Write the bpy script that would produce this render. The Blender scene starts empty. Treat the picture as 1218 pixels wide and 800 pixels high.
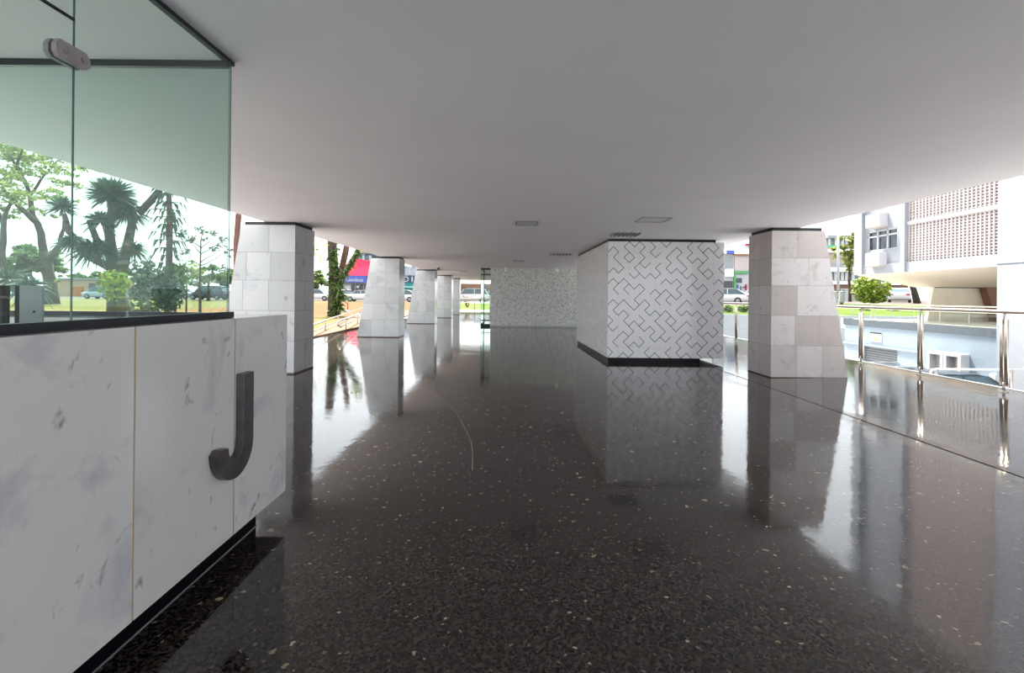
import bpy, bmesh, math, random
from mathutils import Vector, Matrix
random.seed(7)
SC = bpy.context.scene
COL = SC.collection
H = 1.33            # camera height
F = 580.0           # focal length in pixels of the 1218 px wide frame
HZ = 351.8          # horizon row
RO = 0.010          # camera roll
CH = 2.52           # ceiling height

# ---------------------------------------------------------------- measuring
def uv(px, py):
    x, y = px - 609.0, py - HZ
    return x + RO * y, y - RO * x
def floor_at(px, py, z=0.0):
    u, v = uv(px, py); d = F * (H - z) / v
    return (u * d / F, d, z)
def at(px, py, Y):
    u, v = uv(px, py)
    return (u * Y / F, Y, H - v * Y / F)
def at_x(px, py, X):
    u, v = uv(px, py); Y = F * X / u
    return (X, Y, H - v * Y / F)

# ---------------------------------------------------------------- materials
def lin(c):
    f = lambda s: s / 12.92 if s <= 0.04045 else ((s + 0.055) / 1.055) ** 2.4
    return tuple(f(x / 255.0) for x in c) + (1.0,)
def new_mat(name):
    m = bpy.data.materials.new(name); m.use_nodes = True
    nt = m.node_tree; b = nt.nodes['Principled BSDF']
    return m, nt, b
def N(nt, t, **k):
    n = nt.nodes.new(t)
    for a, v in k.items():
        if a in n.inputs: n.inputs[a].default_value = v
        else: setattr(n, a, v)
    return n
def ramp(nt, stops, interp='LINEAR'):
    r = nt.nodes.new('ShaderNodeValToRGB'); r.color_ramp.interpolation = interp
    e = r.color_ramp.elements
    while len(e) > 1: e.remove(e[-1])
    e[0].position, e[0].color = stops[0]
    for p, c in stops[1:]:
        x = e.new(p); x.color = c
    return r
def plain(name, rgb, rough=0.6, metal=0.0, var=0.06, scale=8.0, bump=0.0, spec=0.5):
    m, nt, b = new_mat(name); c = lin(rgb)
    tc = N(nt, 'ShaderNodeTexCoord'); no = N(nt, 'ShaderNodeTexNoise', Scale=scale, Detail=4.0)
    nt.links.new(tc.outputs['Object'], no.inputs['Vector'])
    lo = tuple(max(0, x * (1 - var)) for x in c[:3]) + (1,); hi = tuple(min(1, x * (1 + var)) for x in c[:3]) + (1,)
    r = ramp(nt, [(0.3, lo), (0.7, hi)])
    nt.links.new(no.outputs['Fac'], r.inputs['Fac']); nt.links.new(r.outputs['Color'], b.inputs['Base Color'])
    b.inputs['Roughness'].default_value = rough; b.inputs['Metallic'].default_value = metal
    b.inputs['Specular IOR Level'].default_value = spec
    if bump:
        bp = N(nt, 'ShaderNodeBump', Strength=bump, Distance=0.01)
        n2 = N(nt, 'ShaderNodeTexNoise', Scale=scale * 8, Detail=3.0)
        nt.links.new(tc.outputs['Object'], n2.inputs['Vector'])
        nt.links.new(n2.outputs['Fac'], bp.inputs['Height']); nt.links.new(bp.outputs['Normal'], b.inputs['Normal'])
    return m
def mixc(nt, a, b, fac, mode='MIX'):
    m = nt.nodes.new('ShaderNodeMix'); m.data_type = 'RGBA'; m.blend_type = mode
    for s, v in ((6, a), (7, b), (0, fac)):
        if hasattr(v, 'links') or hasattr(v, 'is_linked'): nt.links.new(v, m.inputs[s])
        else: m.inputs[s].default_value = v
    return m.outputs[2]
def marble(name, base, dark, amount=1.0, scale=1.0, rough=0.22, alt=None):
    m, nt, b = new_mat(name)
    tc = N(nt, 'ShaderNodeTexCoord'); mp = N(nt, 'ShaderNodeMapping')
    mp.inputs['Rotation'].default_value = (0.3, 0.5, 0.25)
    nt.links.new(tc.outputs['Object'], mp.inputs['Vector'])
    at_ = N(nt, 'ShaderNodeAttribute', attribute_name='tone')
    off = N(nt, 'ShaderNodeVectorMath', operation='SCALE'); off.inputs['Scale'].default_value = 13.0
    nt.links.new(at_.outputs['Color'], off.inputs[0])
    ad = N(nt, 'ShaderNodeVectorMath', operation='ADD')
    nt.links.new(mp.outputs['Vector'], ad.inputs[0]); nt.links.new(off.outputs['Vector'], ad.inputs[1])
    soft = N(nt, 'ShaderNodeTexNoise', Scale=1.9 * scale, Detail=6.0, Roughness=0.62, Distortion=0.6)
    nt.links.new(ad.outputs['Vector'], soft.inputs['Vector'])
    c0 = ramp(nt, [(0.28, lin(dark)), (0.46, lin(base)), (1.0, lin(base))])
    nt.links.new(soft.outputs['Fac'], c0.inputs['Fac'])
    st = N(nt, 'ShaderNodeMapping'); st.inputs['Scale'].default_value = (3.2 * scale, 3.2 * scale, 1.1 * scale)
    st.inputs['Rotation'].default_value = (0.25, 0.2, 0.0)
    nt.links.new(ad.outputs['Vector'], st.inputs['Vector'])
    fle = N(nt, 'ShaderNodeTexNoise', Scale=2.6, Detail=5.0, Roughness=0.6, Distortion=0.5)
    nt.links.new(st.outputs['Vector'], fle.inputs['Vector'])
    r2 = ramp(nt, [(0.625, (0, 0, 0, 1)), (0.72, (0.75 * amount,) * 3 + (1,))])
    nt.links.new(fle.outputs['Fac'], r2.inputs['Fac'])
    yel = N(nt, 'ShaderNodeTexNoise', Scale=5.0 * scale, Detail=3.0); nt.links.new(ad.outputs['Vector'], yel.inputs['Vector'])
    ry = ramp(nt, [(0.52, lin(tuple(int(d * 0.72) for d in dark))), (0.62, lin((168, 150, 128)))])
    nt.links.new(yel.outputs['Fac'], ry.inputs['Fac'])
    c1 = mixc(nt, c0.outputs['Color'], ry.outputs['Color'], r2.outputs['Color'])
    rt = N(nt, 'ShaderNodeMapRange'); rt.inputs['To Min'].default_value = 0.76; rt.inputs['To Max'].default_value = 1.04
    nt.links.new(at_.outputs['Fac'], rt.inputs['Value'])
    if alt:                                             # some slabs are quarried warmer than others
        wf = N(nt, 'ShaderNodeMapRange'); wf.inputs['From Min'].default_value = 0.9; wf.inputs['From Max'].default_value = 0.4; wf.inputs['To Max'].default_value = 0.7
        nt.links.new(at_.outputs['Fac'], wf.inputs['Value']); c1 = mixc(nt, c1, lin(alt), wf.outputs['Result'])
    mul = N(nt, 'ShaderNodeVectorMath', operation='SCALE')
    nt.links.new(c1, mul.inputs[0]); nt.links.new(rt.outputs['Result'], mul.inputs['Scale'])
    nt.links.new(mul.outputs['Vector'], b.inputs['Base Color'])
    b.inputs['Roughness'].default_value = rough
    b.inputs['Specular IOR Level'].default_value = 0.4
    return m
def terrazzo():
    m, nt, b = new_mat('dark_terrazzo')
    tc = N(nt, 'ShaderNodeTexCoord')
    v1 = N(nt, 'ShaderNodeTexVoronoi', Scale=64.0); v1.feature = 'F1'
    wob = N(nt, 'ShaderNodeTexNoise', Scale=30.0, Detail=2.0)
    nt.links.new(tc.outputs['Object'], wob.inputs['Vector'])
    w = N(nt, 'ShaderNodeVectorMath', operation='SCALE'); w.inputs['Scale'].default_value = 0.045
    nt.links.new(wob.outputs['Color'], w.inputs[0])
    ad = N(nt, 'ShaderNodeVectorMath', operation='ADD')
    nt.links.new(tc.outputs['Object'], ad.inputs[0]); nt.links.new(w.outputs['Vector'], ad.inputs[1])
    nt.links.new(ad.outputs['Vector'], v1.inputs['Vector'])
    chip = ramp(nt, [(0.20, (0.0020, 0.0020, 0.0024, 1)), (0.40, (0.005, 0.0045, 0.005, 1)), (0.54, (0.040, 0.031, 0.028, 1)), (1.0, (0.070, 0.054, 0.047, 1))])
    nt.links.new(v1.outputs['Distance'], chip.inputs['Fac'])
    # sparse pale and rusty chips
    v2 = N(nt, 'ShaderNodeTexVoronoi', Scale=13.0)
    nt.links.new(ad.outputs['Vector'], v2.inputs['Vector'])
    sel = N(nt, 'ShaderNodeSeparateColor'); nt.links.new(v2.outputs['Color'], sel.inputs['Color'])
    g1 = N(nt, 'ShaderNodeMath', operation='GREATER_THAN'); g1.inputs[1].default_value = 0.86
    nt.links.new(sel.outputs['Red'], g1.inputs[0])
    rad = N(nt, 'ShaderNodeMath', operation='MULTIPLY'); rad.inputs[1].default_value = 0.22
    nt.links.new(sel.outputs['Green'], rad.inputs[0])
    l1 = N(nt, 'ShaderNodeMath', operation='LESS_THAN')
    nt.links.new(v2.outputs['Distance'], l1.inputs[0]); nt.links.new(rad.outputs[0], l1.inputs[1])
    an = N(nt, 'ShaderNodeMath', operation='MULTIPLY')
    nt.links.new(g1.outputs[0], an.inputs[0]); nt.links.new(l1.outputs[0], an.inputs[1])
    pc = ramp(nt, [(0.0, (0.42, 0.36, 0.26, 1)), (0.5, (0.30, 0.24, 0.13, 1)), (0.8, (0.36, 0.17, 0.10, 1)), (1.0, (0.5, 0.47, 0.42, 1))])
    nt.links.new(sel.outputs['Blue'], pc.inputs['Fac'])
    c1 = mixc(nt, chip.outputs['Color'], pc.outputs['Color'], an.outputs[0])
    v3 = N(nt, 'ShaderNodeTexVoronoi', Scale=25.0); nt.links.new(ad.outputs['Vector'], v3.inputs['Vector'])
    s3 = N(nt, 'ShaderNodeSeparateColor'); nt.links.new(v3.outputs['Color'], s3.inputs['Color'])
    g3_ = N(nt, 'ShaderNodeMath', operation='GREATER_THAN'); g3_.inputs[1].default_value = 0.67; nt.links.new(s3.outputs['Green'], g3_.inputs[0])
    l3 = N(nt, 'ShaderNodeMath', operation='LESS_THAN'); l3.inputs[1].default_value = 0.20; nt.links.new(v3.outputs['Distance'], l3.inputs[0])
    a3 = N(nt, 'ShaderNodeMath', operation='MULTIPLY'); nt.links.new(g3_.outputs[0], a3.inputs[0]); nt.links.new(l3.outputs[0], a3.inputs[1])
    p3 = ramp(nt, [(0.0, (0.10, 0.09, 0.08, 1)), (0.7, (0.20, 0.17, 0.13, 1)), (1.0, (0.46, 0.43, 0.38, 1))]); nt.links.new(s3.outputs['Red'], p3.inputs['Fac'])
    c1 = mixc(nt, c1, p3.outputs['Color'], a3.outputs[0])
    # slab joints every 1.18 m
    br = N(nt, 'ShaderNodeTexBrick'); br.offset = 0.0; br.squash = 1.0
    br.inputs['Scale'].default_value = 1.0; br.inputs['Mortar Size'].default_value = 0.004
    br.inputs['Brick Width'].default_value = 1.16; br.inputs['Row Height'].default_value = 1.16
    br.inputs['Color1'].default_value = (0, 0, 0, 1); br.inputs['Color2'].default_value = (0, 0, 0, 1); br.inputs['Mortar'].default_value = (0.5, 0.5, 0.5, 1)
    nt.links.new(tc.outputs['Object'], br.inputs['Vector'])
    c2 = mixc(nt, c1, (0.045, 0.035, 0.028, 1), br.outputs['Color'])
    nt.links.new(c2, b.inputs['Base Color'])
    # worn polish
    pn = N(nt, 'ShaderNodeTexNoise', Scale=2.2, Detail=6.0, Roughness=0.6); nt.links.new(tc.outputs['Object'], pn.inputs['Vector'])
    pr = N(nt, 'ShaderNodeMapRange'); pr.inputs['From Min'].default_value = 0.3; pr.inputs['From Max'].default_value = 0.72
    pr.inputs['To Min'].default_value = 0.035; pr.inputs['To Max'].default_value = 0.12
    nt.links.new(pn.outputs['Fac'], pr.inputs['Value']); nt.links.new(pr.outputs['Result'], b.inputs['Roughness'])
    b.inputs['IOR'].default_value = 1.52
    bn = N(nt, 'ShaderNodeTexNoise', Scale=5.0, Detail=2.0); nt.links.new(tc.outputs['Object'], bn.inputs['Vector'])
    bp = N(nt, 'ShaderNodeBump', Strength=0.05, Distance=0.02)
    nt.links.new(bn.outputs['Fac'], bp.inputs['Height']); nt.links.new(bp.outputs['Normal'], b.inputs['Normal'])
    return m
def glass_mat(name, tint, refl=1.0):
    m = bpy.data.materials.new(name); m.use_nodes = True; nt = m.node_tree
    for n in list(nt.nodes):
        if n.type != 'OUTPUT_MATERIAL': nt.nodes.remove(n)
    out = [n for n in nt.nodes if n.type == 'OUTPUT_MATERIAL'][0]
    t = N(nt, 'ShaderNodeBsdfTransparent'); t.inputs['Color'].default_value = tint + (1,)
    g = N(nt, 'ShaderNodeBsdfGlossy'); g.inputs['Roughness'].default_value = 0.0; g.inputs['Color'].default_value = (0.92 * refl, 0.97 * refl, 0.95 * refl, 1)
    fr = N(nt, 'ShaderNodeFresnel'); fr.inputs['IOR'].default_value = 1.38
    ge = N(nt, 'ShaderNodeNewGeometry'); mr = N(nt, 'ShaderNodeMapRange')
    mr.inputs['To Min'].default_value = 1.33; mr.inputs['To Max'].default_value = 1 / 1.33
    nt.links.new(ge.outputs['Backfacing'], mr.inputs['Value']); nt.links.new(mr.outputs['Result'], fr.inputs['IOR'])
    mx = N(nt, 'ShaderNodeMixShader')
    nt.links.new(fr.outputs[0], mx.inputs[0]); nt.links.new(t.outputs[0], mx.inputs[1]); nt.links.new(g.outputs[0], mx.inputs[2])
    nt.links.new(mx.outputs[0], out.inputs['Surface'])
    return m
def speckle(name, base, dark, scale):
    m, nt, b = new_mat(name)
    tc = N(nt, 'ShaderNodeTexCoord')
    n1 = N(nt, 'ShaderNodeTexNoise', Scale=scale, Detail=4.0, Roughness=0.7); nt.links.new(tc.outputs['Object'], n1.inputs['Vector'])
    r = ramp(nt, [(0.36, lin(dark)), (0.5, lin(base)), (0.7, lin(tuple(min(255, c + 16) for c in base)))])
    nt.links.new(n1.outputs['Fac'], r.inputs['Fac']); nt.links.new(r.outputs['Color'], b.inputs['Base Color'])
    b.inputs['Roughness'].default_value = 0.35
    return m
def ground_mat(name, cols, scale, soil=None):
    m, nt, b = new_mat(name)
    tc = N(nt, 'ShaderNodeTexCoord')
    n1 = N(nt, 'ShaderNodeTexNoise', Scale=scale, Detail=8.0, Roughness=0.65); nt.links.new(tc.outputs['Object'], n1.inputs['Vector'])
    r = ramp(nt, [(0.32 + 0.36 * i / (len(cols) - 1), lin(c)) for i, c in enumerate(cols)])
    nt.links.new(n1.outputs['Fac'], r.inputs['Fac'])
    col = r.outputs['Color']
    if soil:
        c, cx, cy, rx, ry = soil
        mp = N(nt, 'ShaderNodeMapping'); mp.inputs['Location'].default_value = (-cx / rx, -cy / ry, 0); mp.inputs['Scale'].default_value = (1 / rx, 1 / ry, 0)
        nt.links.new(tc.outputs['Object'], mp.inputs['Vector'])
        ln = N(nt, 'ShaderNodeVectorMath', operation='LENGTH'); nt.links.new(mp.outputs['Vector'], ln.inputs[0])
        n2 = N(nt, 'ShaderNodeTexNoise', Scale=0.5, Detail=6.0); nt.links.new(tc.outputs['Object'], n2.inputs['Vector'])
        a = N(nt, 'ShaderNodeMath', operation='ADD'); nt.links.new(ln.outputs['Value'], a.inputs[0]); nt.links.new(n2.outputs['Fac'], a.inputs[1])
        rr = ramp(nt, [(0.0, (1, 1, 1, 1)), (1.0, (0, 0, 0, 1))]); 
        mr = N(nt, 'ShaderNodeMapRange'); mr.inputs['From Min'].default_value = 1.25; mr.inputs['From Max'].default_value = 1.6
        nt.links.new(a.outputs[0], mr.inputs['Value']); nt.links.new(mr.outputs['Result'], rr.inputs['Fac'])
        col = mixc(nt, col, lin(c), rr.outputs['Color'])
    nt.links.new(col, b.inputs['Base Color']); b.inputs['Roughness'].default_value = 0.95; b.inputs['Specular IOR Level'].default_value = 0.1
    return m
def leaf_mat(name, c1, c2):
    m, nt, b = new_mat(name)
    a = N(nt, 'ShaderNodeAttribute', attribute_name='tone')
    r = ramp(nt, [(0.0, lin(c1)), (1.0, lin(c2))])
    nt.links.new(a.outputs['Fac'], r.inputs['Fac']); nt.links.new(r.outputs['Color'], b.inputs['Base Color'])
    b.inputs['Roughness'].default_value = 0.55
    out = [n for n in nt.nodes if n.type == 'OUTPUT_MATERIAL'][0]
    tr = N(nt, 'ShaderNodeBsdfTranslucent'); nt.links.new(r.outputs['Color'], tr.inputs['Color'])
    mx = N(nt, 'ShaderNodeMixShader'); mx.inputs[0].default_value = 0.35
    nt.links.new(b.outputs[0], mx.inputs[1]); nt.links.new(tr.outputs[0], mx.inputs[2]); nt.links.new(mx.outputs[0], out.inputs['Surface'])
    return m

M = {}
M['ceiling'] = plain('ceiling_plaster', (238, 235, 240), 0.85, var=0.02, scale=1.5)
M['floor'] = terrazzo()
M['slab'] = plain('slab_concrete', (178, 176, 172), 0.8)
M['marble'] = marble('white_marble', (186, 187, 188), (160, 162, 167), 0.9)
M['marble_w'] = marble('beige_marble', (186, 180, 179), (160, 152, 149), 1.2, 2.2, 0.3, (172, 158, 154))
M['marble_p'] = marble('parapet_marble', (224, 222, 221), (190, 191, 198), 1.15, 1.6, 0.1)
M['joint'] = plain('ochre_joint', (176, 150, 112), 0.7)
M['thin_joint'] = plain('grey_joint', (120, 118, 116), 0.7)
M['black'] = plain('black_stone', (10, 11, 16), 0.35, spec=0.12)
M['matblack'] = plain('matt_black', (20, 20, 24), 0.6)
M['bronze'] = plain('bronze_base_trim', (84, 58, 42), 0.4, 0.3)
M['letter'] = plain('dark_metal', (104, 98, 102), 0.36, 0.75, var=0.25, scale=14)
M['alu'] = plain('dark_aluminium', (34, 38, 46), 0.4, 0.4)
M['glass'] = glass_mat('green_glass', (0.875, 0.945, 0.922))
M['clear'] = glass_mat('clear_glass', (0.95, 0.975, 0.975))
M['edge'] = plain('glass_edge', (52, 92, 88), 0.15)
M['steel'] = plain('brushed_steel', (168, 161, 152), 0.3, 0.9, var=0.1, scale=20)
M['tile'] = plain('glazed_white_tile', (222, 221, 224), 0.12, var=0.015)
M['grout'] = plain('tile_grout', (196, 196, 196), 0.5)
M['line'] = plain('tile_line', (72, 72, 80), 0.3)
M['tile2'] = plain('grey_line', (170, 172, 176), 0.3)
M['granite'] = speckle('speckled_granite', (206, 208, 203), (150, 154, 154), 15.0)
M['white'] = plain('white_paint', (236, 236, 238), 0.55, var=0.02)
M['xwhite'] = plain('dull_white', (166, 167, 171), 0.6, var=0.03)  # white darkened evenly so sunlit exteriors do not wash out
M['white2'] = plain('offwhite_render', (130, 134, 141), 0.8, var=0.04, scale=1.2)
M['bluewall'] = plain('pale_blue_render', (122, 132, 144), 0.85, var=0.05, scale=1.0)
M['band'] = plain('slate_band', (62, 68, 76), 0.8, var=0.15, scale=6)
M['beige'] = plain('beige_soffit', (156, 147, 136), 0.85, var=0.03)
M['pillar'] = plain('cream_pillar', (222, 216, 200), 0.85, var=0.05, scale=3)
M['brick'] = plain('red_brown_lattice', (128, 82, 77), 0.8, var=0.2)
M['lattice'] = plain('lattice_white', (168, 159, 158), 0.8)
M['win'] = plain('dark_window', (46, 54, 62), 0.08, var=0.5, scale=3)
M['grey'] = plain('grey_metal', (128, 130, 134), 0.5)
M['satin'] = plain('satin_metal', (142, 136, 140), 0.5)
M['dgrey'] = plain('dark_grey', (62, 64, 70), 0.5)
M['path'] = plain('tan_concrete', (112, 96, 82), 1.0, var=0.08, scale=2, spec=0.05)
M['asphalt'] = plain('asphalt', (92, 86, 82), 1.0, var=0.1, spec=0.05)
M['court'] = plain('court_concrete', (230, 229, 228), 0.9, var=0.08)
M['bounce_paving'] = plain('bounce_plaza_surface', (158, 155, 152), 0.9, var=0.06)  # surface of the added plaza that bounces light into the hall
M['lawn'] = ground_mat('dry_lawn', [(66, 74, 36), (94, 86, 48), (106, 94, 60)], 0.35, ((108, 70, 44), -15.0, 42.0, 9.0, 18.0))
M['lawn2'] = ground_mat('green_lawn', [(58, 76, 28), (76, 92, 36), (90, 100, 48)], 0.6)
M['bark'] = plain('grey_bark', (60, 51, 42), 0.95, var=0.35, scale=6, bump=0.6)
M['bark2'] = plain('brown_bark', (92, 66, 58), 0.95, var=0.25, scale=6, bump=0.6)
M['leaf_y'] = leaf_mat('yellow_green_leaf', (80, 98, 46), (164, 172, 98))
M['leaf_g'] = leaf_mat('mid_green_leaf', (48, 70, 36), (106, 130, 70))
M['leaf_d'] = leaf_mat('dark_green_leaf', (22, 38, 30), (62, 86, 64))
M['leaf_l'] = leaf_mat('lime_leaf', (60, 90, 24), (140, 152, 42))
M['leaf_dry'] = leaf_mat('dry_leaf', (56, 56, 46), (104, 104, 84))
M['carwhite'] = plain('car_white', (186, 186, 190), 0.2, var=0.01)
M['cargrey'] = plain('car_grey', (92, 96, 102), 0.2, 0.3, var=0.02)
M['cardark'] = plain('car_dark', (40, 50, 62), 0.2, 0.2, var=0.02)
M['carblue'] = plain('car_pale', (140, 152, 162), 0.2, var=0.02)
M['carglass'] = plain('car_glass', (58, 74, 84), 0.06, var=0.1)
M['rubber'] = plain('tyre', (28, 28, 30), 0.8)
M['lamp'] = plain('lamp_diffuser', (214, 213, 222), 0.4, var=0.02)
M['red'] = plain('red_canvas', (176, 46, 66), 1.0, var=0.04, spec=0.0)
M['bluesign'] = plain('blue_sign', (60, 80, 160), 0.5, var=0.03)
M['navy'] = plain('navy_sign', (40, 52, 76), 0.5)
M['teal'] = plain('teal_awning', (14, 92, 94), 0.6)
M['orange'] = plain('orange_wall', (160, 100, 52), 0.8)
M['peach'] = plain('peach_wall', (160, 138, 116), 0.85)
M['green'] = plain('green_panel', (70, 158, 118), 0.5)
M['greenglass'] = plain('green_tinted_window', (70, 98, 88), 0.12, var=0.3, scale=1.5)
M['signgreen'] = plain('green_sign', (66, 140, 84), 0.5)
M['yellow'] = plain('warning_amber', (232, 150, 40), 0.5)
M['brown'] = plain('brown_wall', (122, 92, 76), 0.8)

# ---------------------------------------------------------------- mesh building
class MB:
    def __init__(s): s.v = []; s.f = []; s.m = []; s.t = []
    def face(s, pts, mi=0, tone=0.5):
        i = len(s.v); s.v += [tuple(p) for p in pts]; s.f.append(tuple(range(i, i + len(pts)))); s.m.append(mi); s.t.append(tone)
    def mesh(s, verts, faces, mi=0, tone=0.5):
        i = len(s.v); s.v += [tuple(p) for p in verts]
        for f in faces: s.f.append(tuple(i + k for k in f)); s.m.append(mi); s.t.append(tone)
    def box(s, a, b, mi=0, tone=0.5, bev=0.0):
        x0, y0, z0 = (min(a[k], b[k]) for k in range(3)); x1, y1, z1 = (max(a[k], b[k]) for k in range(3))
        if bev <= 0:
            V = [(x0, y0, z0), (x1, y0, z0), (x1, y1, z0), (x0, y1, z0), (x0, y0, z1), (x1, y0, z1), (x1, y1, z1), (x0, y1, z1)]
            s.mesh(V, [(0, 3, 2, 1), (4, 5, 6, 7), (0, 1, 5, 4), (1, 2, 6, 5), (2, 3, 7, 6), (3, 0, 4, 7)], mi, tone)
        else:
            bm = bmesh.new(); bmesh.ops.create_cube(bm, size=1)
            for v in bm.verts: v.co = Vector(((x0 + x1) / 2 + v.co.x * (x1 - x0), (y0 + y1) / 2 + v.co.y * (y1 - y0), (z0 + z1) / 2 + v.co.z * (z1 - z0)))
            bmesh.ops.bevel(bm, geom=bm.edges[:], offset=bev, segments=2, affect='EDGES', profile=0.6)
            s.bm(bm, mi, tone)
    def bm(s, bm, mi=0, tone=0.5):
        bm.verts.index_update(); s.mesh([v.co[:] for v in bm.verts], [tuple(v.index for v in f.verts) for f in bm.faces], mi, tone); bm.free()
    def prism(s, poly, vec, mi=0, tone=0.5):
        n = len(poly); V = [Vector(p) for p in poly] + [Vector(p) + Vector(vec) for p in poly]
        s.mesh(V, [tuple(range(n - 1, -1, -1)), tuple(range(n, 2 * n))] + [(i, (i + 1) % n, n + (i + 1) % n, n + i) for i in range(n)], mi, tone)
    def tube(s, pts, r, n=8, mi=0, tone=0.5, cap=True):
        P = [Vector(p) for p in pts]; R = r if isinstance(r, (list, tuple)) else [r] * len(P)
        rings = []; up = None
        for i, p in enumerate(P):
            d = (P[min(i + 1, len(P) - 1)] - P[max(i - 1, 0)]).normalized()
            if up is None: up = Vector((0, 0, 1)) if abs(d.z) < 0.9 else Vector((1, 0, 0))
            a = d.cross(up); a = a.normalized() if a.length > 1e-6 else Vector((1, 0, 0)); b = a.cross(d).normalized(); up = b
            rings.append([p + (a * math.cos(2 * math.pi * k / n) + b * math.sin(2 * math.pi * k / n)) * R[i] for k in range(n)])
        V = [q for r_ in rings for q in r_]; Fc = []
        for i in range(len(P) - 1):
            for k in range(n): Fc.append((i * n + k, i * n + (k + 1) % n, (i + 1) * n + (k + 1) % n, (i + 1) * n + k))
        if cap: Fc += [tuple(range(n - 1, -1, -1)), tuple(range((len(P) - 1) * n, len(P) * n))]
        s.mesh(V, Fc, mi, tone)
    def lathe(s, c, prof, n=16, axis='z', mi=0):
        V = []; Fc = []
        for r, h in prof:
            for k in range(n):
                a = 2 * math.pi * k / n; x, y = r * math.cos(a), r * math.sin(a)
                q = (x, y, h) if axis == 'z' else ((h, x, y) if axis == 'x' else (x, h, y))
                V.append((c[0] + q[0], c[1] + q[1], c[2] + q[2]))
        for i in range(len(prof) - 1):
            for k in range(n): Fc.append((i * n + k, i * n + (k + 1) % n, (i + 1) * n + (k + 1) % n, (i + 1) * n + k))
        Fc += [tuple(range(n - 1, -1, -1)), tuple(range((len(prof) - 1) * n, len(prof) * n))]
        s.mesh(V, Fc, mi)
    def build(s, name, mats, parent=None, smooth=False, local=False):
        me = bpy.data.meshes.new(name)
        off = Vector(parent.matrix_basis.translation) if (parent is not None and not local) else Vector((0, 0, 0))
        if parent is not None and not local:
            q = parent
            off = Vector((0, 0, 0))
            while q is not None: off += q.location; q = q.parent
        me.from_pydata([tuple(Vector(p) - off) for p in s.v], [], s.f); me.update()
        for m in (mats if isinstance(mats, (list, tuple)) else [mats]): me.materials.append(m)
        me.polygons.foreach_set('material_index', s.m)
        a = me.attributes.new('tone', 'FLOAT_COLOR', 'CORNER'); vals = []
        for f, t in zip(s.f, s.t): vals += [t, t, t, 1.0] * len(f)
        a.data.foreach_set('color', vals)
        if smooth: me.polygons.foreach_set('use_smooth', [True] * len(s.f))
        o = bpy.data.objects.new(name, me); COL.objects.link(o)
        if parent is not None: o.parent = parent
        return o
def fixn(o):
    bm = bmesh.new(); bm.from_mesh(o.data); bmesh.ops.recalc_face_normals(bm, faces=bm.faces[:]); bm.to_mesh(o.data); bm.free(); return o
def tag(o, label, cat, group=None, kind=None):
    o['label'] = label; o['category'] = cat
    if group: o['group'] = group
    if kind: o['kind'] = kind
    return o
def thing(name, loc, label, cat, group=None):
    o = bpy.data.objects.new(name, None); COL.objects.link(o); o.location = loc; o.empty_display_size = 0.1
    return tag(o, label, cat, group, 'thing')
def struct(o, label=None):
    o['kind'] = 'structure'
    if label: o['label'] = label
    return o
# ================================================================ SETTING
def gz(x, y):        # ground height outside the slab
    if x < 7:
        return -0.03 + 0.011 * max(0.0, min(y, 64) - 18)
    t = max(0.0, min(1.0, (y - 31) / 13.0)); k = max(0.0, min(1.0, (x - 20) / 10.0))
    return 0.25 + t * (0.5 + 0.32 * k)
SX0, SX1, SY0, SY1 = -6.0, 7.25, -9.0, 39.0
mb = MB()
prof = [(SX0, 0.0), (3.85, 0.0), (3.856, -0.008), (3.872, -0.008), (3.878, 0.0), (7.2, 0.05)]
for (xa, za), (xb, zb) in zip(prof, prof[1:]):
    mb.face([(xa, SY0, za), (xb, SY0, zb), (xb, SY1, zb), (xa, SY1, za)], 0)
mb.box((7.2, SY0, -0.3), (7.26, SY1, 0.06), 1)
mb.face([(SX0, SY0, 0), (SX0, SY1, 0), (SX0, SY1, -0.4), (SX0, SY0, -0.4)], 1)
mb.face([(7.2, SY0, -0.3), (7.2, SY0, -2.7), (7.2, SY1, -2.7), (7.2, SY1, -0.3)], 1)
mb.face([(SX0, SY1, 0), (7.2, SY1, 0.05), (7.2, SY1, -0.5), (SX0, SY1, -0.5)], 1)
floor = struct(mb.build('floor', [M['floor'], M['slab']]))
# long hairline scratch in the polish
mb = MB()
sc = [(505.5, 458.2), (515, 465), (523.9, 473), (533, 481), (540, 488), (547.5, 498), (552.6, 508.7), (557.5, 518), (560.7, 527), (562.3, 542), (561.8, 559)]
pts = [Vector(floor_at(x, y, 0.0008)) for x, y in sc]
for a, b in zip(pts, pts[1:]):
    d = (b - a).normalized(); n = Vector((-d.y, d.x, 0)) * 0.005
    mb.face([a - n, b - n, b + n, a + n])
mb.build('scratch', plain('scratch_grey', (112, 107, 102), 0.5), floor)
# ceiling: underside and the storeys above it
mb = MB(); CX0, CX1, CY0, CY1 = -4.12, 4.82, -9.5, 38.0
mb.box((CX0, CY0, CH), (CX1, CY1, CH + 5.5))
ceiling = struct(mb.build('ceiling', M['ceiling']))
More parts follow.
